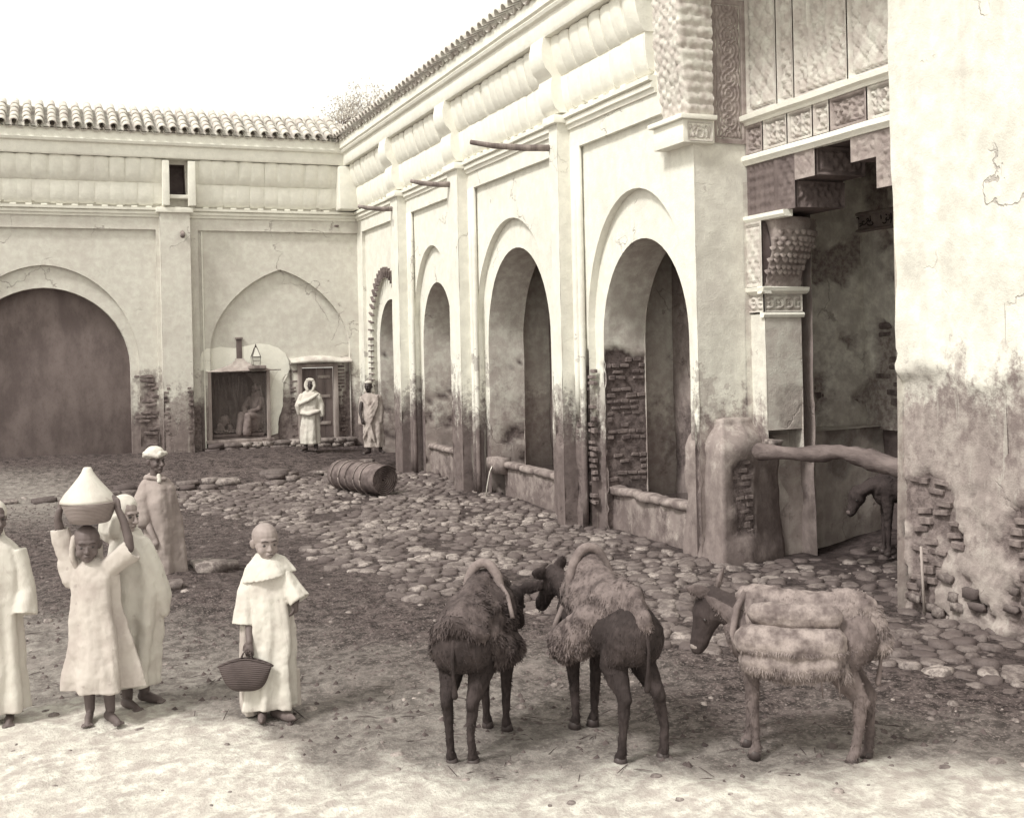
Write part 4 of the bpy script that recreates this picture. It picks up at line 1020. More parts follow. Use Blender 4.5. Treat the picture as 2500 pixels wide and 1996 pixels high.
reveal('window_reveal', BB, (0, 24.93, 0), X_, nY, WN + WN[:1], .4, M['door'], .1)
box('window_dark_back', (2.3, 25.33, 5.6), (3.0, 25.4, 6.6), M['void'], BB)
tiles(BB, (0, 24.45, 7.0), X_, Y_, -2.35, 6.1, 5)
mesh_obj('roof_slope', [(-8, 24.5, 7.0), (6.2, 24.5, 7.0), (7.1, 25.7, 7.62), (-8, 25.7, 7.62), (9, 28, 6.9), (-8, 28, 6.9)], [(0, 1, 2, 3), (3, 2, 4, 5)], M['tile'], BB)
box('building_core', (-8, 25.55, 4.3), (8, 28, 7.0), M['inner'], BB)
# bricks laid bare
brick_zone(BB, (0, YB, 0), X_, nY, 1.72, 2.2, .45, 1.95, lambda u, z: .5 + .45 * fbm(u * 3, z * 3, 1, 2) + .1, course=.085, L=.26, lim=60, proud=.02)
brick_zone(BB, (0, 24.72, 0), X_, nY, 2.28, 2.4, .7, 1.7, lambda u, z: .7, course=.085, L=.12, lim=14, proud=.02)
brick_zone(BB, (0, 24.72, 0), X_, nY, 2.76, 2.87, .7, 1.7, lambda u, z: .7, course=.085, L=.12, lim=14, proud=.02)
brick_zone(BB, (0, YB + .11, 0), X_, nY, 5.02, 5.17, .5, 2.0, lambda u, z: .7, course=.075, L=.15, lim=20, proud=.02)
brick_zone(BB, (0, YB + .11, 0), X_, nY, 6.03, 6.22, .5, 2.1, lambda u, z: .7, course=.075, L=.2, lim=26, proud=.02)
# door
def planks(name, parent, x0, x1, y, z0, z1, mat, n):
    wd = (x1 - x0) / n
    for i in range(n): box(name, (x0 + i * wd + .004, y + rnd.uniform(-.006, .006), z0), (x0 + (i + 1) * wd - .004, y + .04, z1 + rnd.uniform(-.005, 0)), mat, parent, .004)
DO = thing('wooden_door', 'weathered plank door in a pale wooden frame under a ragged ledge', 'door', (5.6, 25.1, .42))
planks('plank', DO, 5.25, 5.97, 25.17, .46, 2.02, M['door'], 4)
M['frame'] = simple('pale_frame_wood', .38, .24, 6, bs=40, sc=(1, 1, .2))
box('door_frame', (5.16, 25.02, .42), (5.25, 25.15, 2.12), M['frame'], DO, .01); box('door_frame', (5.97, 25.02, .42), (6.06, 25.15, 2.12), M['frame'], DO, .01); box('door_frame', (5.25, 25.03, 2.03), (5.97, 25.14, 2.12), M['frame'], DO, .01)
BT = [box('batten', (5.62, 25.145, zz), (5.9, 25.17, zz + .07), M['frame'], DO, .005) for zz in (.75, 1.35, 1.78)]
for q in range(6): box('nail_head', (5.66 + .09 * (q % 3), 25.137, 1.79 - .44 * (q // 3)), (5.675 + .09 * (q % 3), 25.146, 1.805 - .44 * (q // 3)), M['void'], BT[2 - q // 3], 0)
rows = []
for i in range(24):
    t = i / 23; xx = lerp(4.98, 6.35, t); r_ = .02 * noise.noise(Vector((xx * 5, 0, 0))) + .06 * math.exp(-((t - .45) / .3) ** 2)
    rows.append([Vector((xx, 25.12, 2.14)), Vector((xx, 24.9, 2.12 + r_ * .3)), Vector((xx, 24.88, 2.15 + r_ * .6)), Vector((xx, 24.92, 2.18 + r_)), Vector((xx, 25.12, 2.24 + r_))])
grid_obj('ragged_ledge', rows, M['tile'], DO)
# shop
M['cloth_dull'] = simple('dull_canvas', .42, .28, 5, bs=60)
SP = thing('shop_stall', 'small square shop opening with timber posts in the limewashed patch', 'shop', (3.9, 25.1, .5))
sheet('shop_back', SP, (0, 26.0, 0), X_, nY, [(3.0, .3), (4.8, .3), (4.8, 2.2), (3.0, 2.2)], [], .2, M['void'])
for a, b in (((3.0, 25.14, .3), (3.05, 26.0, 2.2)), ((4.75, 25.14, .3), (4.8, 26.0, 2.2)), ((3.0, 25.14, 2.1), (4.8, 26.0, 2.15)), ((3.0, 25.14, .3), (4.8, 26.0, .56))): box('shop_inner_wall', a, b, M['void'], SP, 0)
for xx in (3.25, 4.5): box('post', (xx - .035, 24.98, .5), (xx + .035, 25.1, 2.0), M['frame'], SP, .01)
box('counter_sill', (3.15, 24.9, .46), (4.6, 25.12, .53), M['wood'], SP, .012)
box('flue_dark_panel', (3.84, 25.075, 2.26), (3.96, 25.1, 2.70), M['void'], SP, .004); box('flue_lintel', (3.82, 25.05, 2.69), (3.98, 25.1, 2.73), M['wood'], SP, .005)  # solid dark panel, painted in for the shade of an open slot
AW = thing('awning', 'pale sagging tent-like cloth awning stretched above the shop opening', 'awning', (3.9, 25, 2.0))
rows = []
for i in range(17):
    t = i / 16; a = (t - .5) * 2; r = []
    for j in range(9):
        s_ = j / 8; wdt = .09 + (.68 - .09) * s_ ** 1.6; z = 2.27 - .27 * s_ ** .8; yb_ = 25.06 - .22 * s_
        r.append(Vector((3.9 + a * wdt + .04 * s_ * (a > 0), yb_ - .012 * math.sin(t * 19) * s_, z + .012 * abs(a) * s_)))
    rows.append(r)
grid_obj('canvas', rows, M['cloth_dull'], AW)
tube('awning_pole', [(3.17, 24.84, 1.995), (4.75, 24.84, 2.01)], .012, M['wood'], AW, 6)
# netting hung across the opening
nm = NT('sheer_net', 1, 0); tr = nm.n('ShaderNodeBsdfTransparent'); mx = nm.n('ShaderNodeMixShader'); out = nm.t.nodes['Material Output']
nm.done(.3); nz_ = nm.ramp(nm.noise(nm.pos(), 9, 4, .6, sc=(3, 1, .4)), .35, .7, .10, .26); nm.l(nz_, mx.inputs[0]); nm.l(tr.outputs[0], mx.inputs[1]); nm.l(nm.b.outputs[0], mx.inputs[2]); nm.l(mx.outputs[0], out.inputs['Surface'])
rows = []
for i in range(21):
    t = i / 20; r = []
    for j in range(11):
        s_ = j / 10; xt = lerp(3.95, 4.72, t); xb = lerp(4.35, 4.47, t); r.append(Vector((lerp(xt, xb, min(1, s_ * 1.9) ** .6), 24.93 - .03 * math.sin(t * 22) * (1 - s_) , lerp(1.99, .62, s_) - .05 * math.sin(math.pi * t) * (1 - s_))))
    rows.append(r)
NE = thing('net_curtain', 'sheer net gathered and tied at the right side of the shop opening', 'curtain', (4.4, 24.95, .6)); grid_obj('net', rows, nm.m, NE)
grid_obj('net', [[Vector((lerp(3.3, 4.46, i / 16), 25.115 - .01 * math.sin(i * 1.9), lerp(1.98, .66, j / 8))) for j in range(9)] for i in range(17)], nm.m, NE)
# goods on the counter
GD = thing('goods_tray', 'low tray of small dark goods along the front of the shop counter', 'tray', (3.8, 25.1, .56)); box('tray', (3.32, 25.16, .57), (4.42, 25.5, .64), M['door'], GD, .01)
V, F = [], []
for k in range(260):
    v, f = box_vf((rnd.uniform(3.36, 4.4), rnd.uniform(25.16, 25.48), .66 + .05 * rnd.random()), (.04, .03, .03), rnd.random() * 3, .006); kk = len(V); V += v; F += [tuple(i + kk for i in q) for q in f]
o = mesh_obj('goods', V, F, M['brick'], GD); o['kind'] = 'stuff'
# lantern
LN = thing('glass_lantern', 'square glass lantern with pointed top on a small shelf above the shop', 'lantern', (4.22, 24.8, 2.05))
M['iron'] = simple('dark_iron', .07, .05, 8, rough=.6); M['glass'] = NT('dusty_glass', .15, .5).done(.62)
cx_, cy_ = 4.22, 24.88
for sx in (-1, 1):
    for sy in (-1, 1):
        tube('lantern_rib', [(cx_ + sx * .075, cy_ + sy * .075, 2.12), (cx_ + sx * .09, cy_ + sy * .09, 2.3), (cx_ + sx * .025, cy_ + sy * .025, 2.5)], .007, M['iron'], LN, 5)
for s_ in (-1, 1):
    mesh_obj('pane', [(cx_ - .07, cy_ + s_ * .075, 2.13), (cx_ + .07, cy_ + s_ * .075, 2.13), (cx_ + .085, cy_ + s_ * .087, 2.3), (cx_ - .085, cy_ + s_ * .087, 2.3)], [(0, 1, 2, 3)], M['glass'], LN)
    mesh_obj('pane', [(cx_ + s_ * .075, cy_ - .07, 2.13), (cx_ + s_ * .075, cy_ + .07, 2.13), (cx_ + s_ * .087, cy_ + .085, 2.3), (cx_ + s_ * .087, cy_ - .085, 2.3)], [(0, 1, 2, 3)], M['glass'], LN)
    mesh_obj('pane', [(cx_ - .085, cy_ + s_ * .087, 2.31), (cx_ + .085, cy_ + s_ * .087, 2.31), (cx_ + .022, cy_ + s_ * .022, 2.49), (cx_ - .022, cy_ + s_ * .022, 2.49)], [(0, 1, 2, 3)], M['glass'], LN)
    tube('lantern_bar', [(cx_ - .09, cy_ + s_ * .09, 2.3), (cx_ + .09, cy_ + s_ * .09, 2.3)], .007, M['iron'], LN, 5); tube('lantern_bar', [(cx_ - .08, cy_ + s_ * .08, 2.21), (cx_ + .08, cy_ + s_ * .08, 2.22)], .005, M['iron'], LN, 5)
tube('lantern_finial', [(cx_, cy_, 2.5), (cx_, cy_, 2.58)], [.03, .005], M['iron'], LN, 6)
box('lantern_shelf', (4.05, 24.76, 2.04), (4.42, 25.08, 2.11), M['wood'], LN, .012)
# rough plinth under the shop and door
PL = thing('masonry_plinth', 'rough low masonry step running under the shop and the wooden door', 'step', (4.6, 24.9, .2))
x = 3.1
while x < 6.3:
    L = rnd.uniform(.2, .42)
    for row in (0, 1): rough_block('step_stone', (x + L / 2 + row * .07, 24.95, .33 + row * .1 - .03), (L, .34, .13), 0, PL, M['cobble'])
    x += L
# shrub growing on the roof corner
SHB = thing('roof_shrub', 'wispy dry shrub growing on the tiled roof corner', 'shrub', (6.2, 26.0, 7.6))
tw, lv = [], ([], [])
rs = random.Random(5)
for k in range(70):
    b = Vector((7.0 + rs.gauss(0, .5), 26.1 + rs.gauss(0, .3), 7.55)); h = rs.uniform(.3, 1.15) * math.exp(-((b.x - 7.1) / 1.0) ** 2); e = b + Vector((rs.gauss(.12, .3), rs.gauss(0, .2), h)); md = (b + e) / 2 + Vector((rs.gauss(0, .06), 0, 0))
    tw.append(tube_vf([b, md, e], [.012, .008, .003], 4))
    for q in range(34):
        t = rs.uniform(.25, 1); c_ = b.lerp(e, t) + Vector((rs.gauss(0, .1), rs.gauss(0, .1), rs.gauss(0, .08))); d = Vector((rs.gauss(0, 1), rs.gauss(0, 1), rs.gauss(0, 1))).normalized() * .035; s2 = d.cross(Vector((rs.random(), 1, rs.random()))).normalized() * .014
        k0 = len(lv[0]); lv[0].extend([c_ - d, c_ + s2, c_ + d, c_ - s2]); lv[1].append((k0, k0 + 1, k0 + 2, k0 + 3))
V, F = join_vf(tw); mesh_obj('stem', V, F, M['wood'], SHB); M['leaf'] = simple('dry_grey_leaf', .62, .45, 6)
o = mesh_obj('foliage', lv[0], lv[1], M['leaf'], SHB, smooth=False); o['kind'] = 'stuff'
rows = []
# ============================================================ rolled mat, log, stick, plank
RM = thing('rolled_mat', 'large tightly rolled reed mat lying on the cobbles with its spiral end showing', 'rolled mat', (5.0, 18.9, gz(5, 18.9)))
M['mat'] = simple('woven_reed_mat', .17, .075, 6, bs=70, bump=.7)
A = Vector((4.62, 19.1, gz(4.62, 19.1) + .27)); B = Vector((5.07, 17.85, gz(5.07, 17.85) + .27)); ax = (B - A).normalized(); s_ = ax.cross(UP).normalized(); u_ = s_.cross(ax)
rows = []; NS = 150; turns = 7.3; rr = []
for i in range(NS + 1):
    t = i / NS; a = 2 * math.pi * turns * t + .6; rad = lerp(.02, .265, t) + .004 * math.sin(a * 3)
    rows.append([A + (B - A) * q + (s_ * math.cos(a) + u_ * math.sin(a) * .93) * (rad * (1 + (.015 * math.sin(q * 44) if t > .86 else 0)) ) + ax * ((1 - t) * -.05 * (1 if q > .5 else -1) + .01 * math.sin(a)) for q in [k / 26 for k in range(27)]])
o = grid_obj('mat_roll', rows, M['mat'], RM)
md = o.modifiers.new('thickness', 'SOLIDIFY'); md.thickness = .019; md.offset = 0
for q in (.1, .27, .42, .6, .74): 
    c_ = A + (B - A) * q; tube('binding_cord', [c_ + (s_ * math.cos(a) + u_ * math.sin(a) * .93) * .283 for a in (2 * math.pi * k / 24 for k in range(25))], .009, M['wood'], RM, 5)
LG = thing('crooked_log', 'thick crooked log laid like a rail across the dark recess', 'log', (7.3, 9.3, 1.2))
from_px = lambda px, py, y=None, x=None: None
def ray_pt(px, py, x=None, y=None, z=None):
    a, b = px - 1250, py - 846; u_, v_ = a - .0215 * b, b + .0215 * a; r_ = u_ / 2774; d = Vector((FW.x + r_ * RT.x, FW.y + r_ * RT.y, -v_ / 2774))
    Z = x / d.x if x is not None else (y / d.y if y is not None else (z - 2.4) / d.z); return Vector((d.x * Z, d.y * Z, 2.4 + d.z * Z))
LP = [((1842, 1101), 10.25), ((1880, 1103), 10.05), ((1960, 1108), 9.7), ((2010, 1106), 9.45), ((2050, 1102), 9.25), ((2100, 1115), 9.0), ((2160, 1132), 8.7), ((2215, 1148), 8.4), ((2260, 1155), 8.15)]
rows = []
pth = [ray_pt(*p_, y=y_) for p_, y_ in LP]; pth = [pth[0].lerp(pth[0], 1)] + pth[1:]
pp_ = []
for i in range(len(pth) - 1):
    for k in range(5): pp_.append(pth[i].lerp(pth[i + 1], k / 5))
pp_.append(pth[-1]); rd = [(.055 if i == 0 else .075 + .012 * math.sin(i * .55) + .01 * rnd.random() + .02 * (i > 26)) for i in range(len(pp_))]
tube('trunk', pp_, rd, M['log'], LG, 14, jit=.05)
# lighter stone on the low wall beside the log
rough_block('cap_stone', ray_pt(1888, 1080, y=10.3), (.16, .12, .07), .2, BU, M['cobble'])
ST_ = thing('leaning_stick', 'thin pale stick leaning on the right pier beside the dark recess', 'stick', ray_pt(2232, 1390, z=.02)[:])
a = ray_pt(2228, 1392, y=8.0); tube('stick', [a, ray_pt(2252, 1335, y=7.95)], [.011, .008], M['frame'], ST_, 6)
a = ray_pt(2262, 1440, y=7.75); ST2 = thing('thin_staff', 'thin dark staff standing upright against the corner of the right pier', 'staff', (a.x, a.y, 0)); tube('staff', [(a.x - .03, a.y, .02), (a.x - .05, a.y, .6)], [.012, .012], M['frame'], ST2, 6)
PB = thing('broken_plank', 'short pale split plank lying in the dark recess behind the drinking donkey', 'plank', (8.9, 10.6, .2))
a, b = ray_pt(2105, 1325, y=10.75), ray_pt(2180, 1348, y=10.4); tube('split_wood', [a, a.lerp(b, .5) + Vector((0, 0, .01)), b], [.035, .05, .045], M['frame'], PB, 8, squash=.5)
# ============================================================ PEOPLE AND ANIMALS: helpers
TMP = bpy.data.scenes.new('workbench')      # scratch scene: growing each body there keeps the script fast
def ell(c, r, rot=None, n=14, m_=9):
    V, F = [], []; c = Vector(c)
    for i in range(1, m_):
        th = math.pi * i / m_
        for j in range(n):
            a = 2 * math.pi * j / n; p = Vector((r[0] * math.sin(th) * math.cos(a), r[1] * math.sin(th) * math.sin(a), r[2] * math.cos(th)))
            if rot is not None: p = rot @ p
            V.append(c + p)
    for i in range(m_ - 2):
        for j in range(n): F.append((i * n + j, (i + 1) * n + j, (i + 1) * n + (j + 1) % n, i * n + (j + 1) % n))
    F.append(tuple(range(n))); F.append(tuple((m_ - 2) * n + j for j in range(n - 1, -1, -1)))
    return V, F
def chain(pts, rad, sq=(1, 1), n=12):
    """rounded tapered limb through the points"""
    pts = [Vector(p) for p in pts]; P, Rr = [], []
    d0 = (pts[0] - pts[1]).normalized(); d1 = (pts[-1] - pts[-2]).normalized()
    P += [pts[0] + d0 * rad[0] * .95, pts[0] + d0 * rad[0] * .6]; Rr += [rad[0] * .3, rad[0] * .8]
    for i in range(len(pts)):
        P.append(pts[i]); Rr.append(rad[i])
        if i < len(pts) - 1: P.append((pts[i] + pts[i + 1]) / 2); Rr.append((rad[i] + rad[i + 1]) / 2)
    P += [pts[-1] + d1 * rad[-1] * .6, pts[-1] + d1 * rad[-1] * .95]; Rr += [rad[-1] * .8, rad[-1] * .3]
    V, F = [], []; prev = None
    for i, p in enumerate(P):
        t = (P[min(i + 1, len(P) - 1)] - P[max(0, i - 1)]).normalized()
        s = prev - t * prev.dot(t) if prev is not None else t.cross(Vector((0, 1, .2)) if abs(t.y) < .8 else Vector((1, 0, 0)))
        s.normalize(); prev = s; u = t.cross(s)
        for j in range(n):
            a = 2 * math.pi * j / n; V.append(p + s * (math.cos(a) * Rr[i] * sq[0]) + u * (math.sin(a) * Rr[i] * sq[1]))
    for i in range(len(P) - 1):
        for j in range(n): F.append((i * n + j, i * n + (j + 1) % n, (i + 1) * n + (j + 1) % n, (i + 1) * n + j))
    F.append(tuple(range(n - 1, -1, -1))); F.append(tuple((len(P) - 1) * n + j for j in range(n)))
    return V, F
def robe(rings, n=72, folds=9, ph=0, seed=0):
    """hanging cloth: rings (z, cx, cy, rx, ry, fold depth) from top to hem"""
    V, F = [], []; rows_ = []
    K = len(rings)
    for i in range(K - 1):
        for k in range(5 if i < K - 2 else 6):
            t = k / 5; a, b = rings[i], rings[i + 1]
            rows_.append([lerp(a[q], b[q], t * t * (3 - 2 * t) * .4 + t * .6) for q in range(6)])
    for i, (z, cx_, cy_, rx, ry, fd) in enumerate(rows_):
        for j in range(n):
            a = 2 * math.pi * j / n; w_ = folds * a + ph + 1.1 * fbm(z * 2.2, seed, 0, 2)
            f = 1.45 * fd * (math.cos(w_) * .6 + .5 * math.cos(w_ * .53 + 1.3 + seed) + .9 * fbm(math.cos(a) * 2, math.sin(a) * 2, z * 1.6 + seed * 9, 3))
            V.append(Vector((cx_ + math.cos(a) * (rx + f), cy_ + math.sin(a) * (ry + f), z)))
    m_ = len(rows_)
    for i in range(m_ - 1):
        for j in range(n): F.append((i * n + j, (i + 1) * n + j, (i + 1) * n + (j + 1) % n, i * n + (j + 1) % n))
    F.append(tuple(range(n))); F.append(tuple((m_ - 1) * n + j for j in range(n - 1, -1, -1)))
    return V, F
def sleeve(pts, rad, sq=(1, 1), n=28, folds=5, fd=.05, seed=0):
    """wide sleeve with an open, hollow cuff"""
    pts = [Vector(p) for p in pts]; P = []; m_ = len(pts)
    for i in range(m_ - 1):
        for k in range(5): P.append((pts[i].lerp(pts[i + 1], k / 5), lerp(rad[i], rad[i + 1], k / 5)))
    P.append((pts[-1], rad[-1])); t = (pts[-1] - pts[-2]).normalized(); P += [(pts[-1] - t * .004, rad[-1] * .8), (pts[-1] - t * .035, rad[-1] * .68)]
    V, F = [], []; s0 = None; L = len(P)
    for i, (p, r_) in enumerate(P):
        j0, j1 = max(0, min(i, L - 3) - 1), min(L - 3, i + 1); tt = (P[j1][0] - P[j0][0]).normalized() if j1 > j0 else t
        if i >= L - 3: tt = t
        s = (s0 - tt * s0.dot(tt)) if s0 is not None else tt.cross(Vector((0, 1, .1))); s.normalize(); s0 = s; u = tt.cross(s)
        for j in range(n):
            a = 2 * math.pi * j / n; rr = r_ * (1 + fd * (i / L) * 1.6 * math.cos(folds * a + seed + p.z * 6) + fd * fbm(math.cos(a), math.sin(a) + p.z * 4, seed, 2) * 2)
            V.append(p + s * (math.cos(a) * rr * sq[0]) + u * (math.sin(a) * rr * sq[1]))
    for i in range(L - 1):
        for j in range(n): F.append((i * n + j, i * n + (j + 1) % n, (i + 1) * n + (j + 1) % n, (i + 1) * n + j))
    F.append(tuple(range(n - 1, -1, -1))); F.append(tuple((L - 1) * n + j for j in range(n))); return V, F
def xf(sh, M_): return [([M_ @ v for v in V], F) for V, F in sh]
def fuse(name, shapes, voxel, smooth, mat, parent, disp=0, ds=9, tag_=None):
    V, F = join_vf([(list(v), f) for v, f in shapes])
    me = bpy.data.meshes.new(name + '_tmp'); me.from_pydata([tuple(v) for v in V], [], F); bm = bmesh.new(); bm.from_mesh(me); bmesh.ops.recalc_face_normals(bm, faces=bm.faces[:]); bm.to_mesh(me); bm.free()
    o = bpy.data.objects.new(name, me); TMP.collection.objects.link(o)
    a = o.modifiers.new('r', 'REMESH'); a.mode = 'VOXEL'; a.voxel_size = voxel; a.use_smooth_shade = True
    b = o.modifiers.new('s', 'SMOOTH'); b.factor = .5; b.iterations = smooth
    TMP.view_layers[0].update(); dg = TMP.view_layers[0].depsgraph; m2 = bpy.data.meshes.new_from_object(o.evaluated_get(dg)); m2.name = name
    o.modifiers.clear(); TMP.collection.objects.unlink(o); COL.objects.link(o); o.data = m2; m2.materials.clear(); m2.materials.append(mat)
    if disp:
        nn = [0.] * (3 * len(m2.vertices)); m2.vertex_normals.foreach_get('vector', nn); cc = [0.] * len(nn); m2.vertices.foreach_get('co', cc)
        for i in range(0, len(cc), 3):
            d = disp * noise.fractal(Vector(cc[i:i + 3]) * ds, 1, 2, 3)
            for q in (0, 1, 2): cc[i + q] += nn[i + q] * d
        m2.vertices.foreach_set('co', cc); m2.update()
    m2.polygons.foreach_set('use_smooth', [True] * len(m2.polygons))
    o.parent = parent; return o
def hand(wrist, fwd, up, s=1., curl=.5, side=1):
    """palm, four unequal bent fingers and a thumb; fwd along the hand, up = back of the hand"""
    wrist, fwd, up = Vector(wrist), Vector(fwd).normalized(), Vector(up); up = (up - fwd * up.dot(fwd)).normalized(); lat = fwd.cross(up) * side
    sh = [chain([wrist, wrist + fwd * .035 * s, wrist + fwd * .075 * s], [.02 * s, .03 * s, .031 * s], (1, .55) if abs(lat.z) > .5 else (1, .7))]
    for i, (o_, L) in enumerate(((-.027, .062), (-.009, .072), (.009, .066), (.026, .052))):
        b = wrist + fwd * .078 * s + lat * o_ * s; d = fwd; pts = [b - fwd * .02 * s, b]
        for k in range(3):
            d = (d - up * curl * .75).normalized(); b = b + d * L * s * (.42, .32, .26)[k]; pts.append(b)
        sh.append(chain(pts, [.0095 * s, .0095 * s, .009 * s, .008 * s, .007 * s], n=8))
    b = wrist + fwd * .02 * s - lat * .028 * s; d = (fwd * .8 - lat * .55 - up * .35).normalized(); sh.append(chain([b, b + d * .03 * s, b + (d + fwd * .5).normalized() * .058 * s], [.012 * s, .0105 * s, .008 * s], n=8))
    return sh
def head_shapes(h=.22, child=False):
    """head facing -Y, chin at 0, crown at h"""
    s = h / .22
    S_ = lambda *a: tuple(v * s for v in a)
    if child:      # rounder skull, full cheeks, small nose and chin
        sh = [ell(S_(0, .012, .142), S_(.078, .09, .08)), ell(S_(0, -.018, .09), S_(.066, .066, .07)), ell(S_(0, -.034, .045), S_(.045, .045, .040)), ell(S_(0, -.058, .022), S_(.02, .018, .017)), ell(S_(.036, -.046, .066), S_(.027, .027, .028)), ell(S_(-.036, -.046, .066), S_(.027, .027, .028)), ell(S_(0, -.062, .128), S_(.052, .02, .02)),
              chain([S_(0, -.078, .104), S_(0, -.086, .084), S_(0, -.09, .074)], [.008 * s, .010 * s, .013 * s], n=8), ell(S_(.011, -.083, .071), S_(.009, .009, .007)), ell(S_(-.011, -.083, .071), S_(.009, .009, .007)), ell(S_(0, -.078, .050), S_(.019, .012, .007)), ell(S_(0, -.076, .039), S_(.017, .012, .008)),
              ell(S_(.078, .012, .098), S_(.01, .02, .03), Euler((0, .25, -.35)).to_matrix()), ell(S_(-.078, .012, .098), S_(.01, .02, .03), Euler((0, -.25, .35)).to_matrix()), chain([S_(0, .012, .07), S_(0, .02, -.02), S_(0, .02, -.08)], [.04 * s, .036 * s, .045 * s])]
        return sh
    sh = [ell(S_(0, .012, .145), S_(.073, .088, .076)), ell(S_(0, -.015, .095), S_(.062, .066, .078)), ell(S_(0, -.035, .045), S_(.042, .045, .043)), ell(S_(0, -.062, .018), S_(.02, .018, .017)),
          ell(S_(.033, -.052, .08), S_(.024, .024, .026)), ell(S_(-.033, -.052, .08), S_(.024, .024, .026)), ell(S_(0, -.068, .128), S_(.05, .018, .016)),
          chain([S_(0, -.082, .112), S_(0, -.094, .092), S_(0, -.103, .074)], [.009 * s, .011 * s, .015 * s], n=8), ell(S_(.012, -.09, .071), S_(.009, .011, .008)), ell(S_(-.012, -.09, .071), S_(.009, .011, .008)),
          ell(S_(0, -.081, .050), S_(.022, .012, .0065)), ell(S_(0, -.079, .039), S_(.019, .012, .007)),
          ell(S_(.074, .012, .098), S_(.01, .02, .03), Euler((0, .25, -.35)).to_matrix()), ell(S_(-.074, .012, .098), S_(.01, .02, .03), Euler((0, -.25, .35)).to_matrix())]
    sh.append(chain([S_(0, .012, .07), S_(0, .02, -.02), S_(0, .02, -.08)], [.045 * s, .043 * s, .05 * s]))
    return sh
def put_head(parent, pos, h, yaw=0, pitch=0, roll=0, skin=None, voxel=.0045, features=True, child=False):
    Mx = Matrix.Translation(Vector(pos)) @ Euler((pitch, roll, yaw), 'XYZ').to_matrix().to_4x4()
    hd = fuse('head', xf(head_shapes(h, child), Mx), voxel, 2, skin, parent); s = h / .22
    if features:
        for sx in (-1, 1):
            V, F = join_vf(xf([ell((sx * .029 * s, -(.069 if child else .073) * s, (.10 if child else .108) * s), (.0125 * s, .0085 * s, .0075 * s), n=10, m_=6)], Mx)); mesh_obj('eye', V, F, M['eye'], hd, world=False)
            V, F = join_vf(xf([chain([(sx * .012 * s, -.084 * s, .124 * s), (sx * .03 * s, -.082 * s, .129 * s), (sx * .046 * s, -.07 * s, .124 * s)], [.003 * s, .004 * s, .003 * s], n=6)], Mx)); mesh_obj('eyebrow', V, F, M['hair'], hd, world=False)
        V, F = join_vf(xf([chain([(-.017 * s, -.086 * s, .042 * s), (0, -.0905 * s, .0455 * s), (.017 * s, -.086 * s, .042 * s)], [.0016 * s, .002 * s, .0016 * s], n=6)], Mx)); mesh_obj('mouth_line', V, F, M['hair'], hd, world=False)
    return hd, Mx
def foot(p, yaw=0, s=1.):
    Mx = Matrix.Translation(p) @ Matrix.Rotation(yaw, 4, 'Z')
    return xf([chain([(0, .03 * s, .035 * s), (0, -.05 * s, .03 * s), (0, -.12 * s, .018 * s)], [.034 * s, .034 * s, .026 * s], (1, .8)), *[chain([((i - 2) * .015 * s, -.125 * s, .014 * s), ((i - 2) * .017 * s, (-.155 + abs(i - 1.0) * .006) * s, .010 * s)], [.009 * s, .008 * s], n=6) for i in range(5)]], Mx)
def slipper(p, yaw=0, s=1.):
    return xf([chain([(0, .05 * s, .03 * s), (0, -.04 * s, .032 * s), (0, -.12 * s, .028 * s), (0, -.165 * s, .03 * s)], [.036 * s, .04 * s, .034 * s, .014 * s], (1, .8))], Matrix.Translation(p) @ Matrix.Rotation(yaw, 4, 'Z'))
def cloth(name, v, v2=None, sc=4):
    m = NT(name, .95, .05); p = m.pos(True); n1 = m.noise(p, sc, 4, .6); n2 = m.noise(p, 12, 5, .6, sc=(1, 1, .45), dist=.6); n3 = m.noise(p, 260, 2, .5)
    c = m.mix(m.ramp(n1, .4, .7), v, v2 or v * .86); c = m.mix(m.ramp(n2, .58, .72, 0, .35), c, v * .62); c = m.mix(m.ramp(m.noise(p, 15, 3, .5), .68, .74, 0, .4), c, v * .5)
    return m.done(c, m.math('ADD', m.math('MULTIPLY', n2, .8), m.math('MULTIPLY', n3, .15)), .6, .02)
M['white'] = cloth('white_wool', .56); M['white2'] = cloth('off_white_cotton', .46, .36); M['grey'] = cloth('grey_brown_wool', .31, .24, 3); M['haik'] = cloth('grey_haik_cloth', .38, .28, 5)
M['skin'] = simple('brown_skin', .12, .09, 8, rough=.6, bump=.08, spec=.3, obj=True, fine=False); M['skinl'] = simple('light_brown_skin', .27, .21, 8, rough=.6, bump=.08, spec=.3, obj=True, fine=False); M['skind'] = simple('dark_skin', .05, .04, 8, rough=.55, bump=.08, spec=.35, obj=True, fine=False)
M['eye'] = NT('dark_eye', .3, .5).done(.03); M['hair'] = NT('dark_hair', .8).done(.06); M['shoe'] = simple('worn_leather', .16, .1, 10)
def place(name, label, cat, wx, wy, wz=None, turn=0, group=None):
    return thing(name, label, cat, (wx, wy, gz(wx, wy) if wz is None else wz), -TH + turn, group)

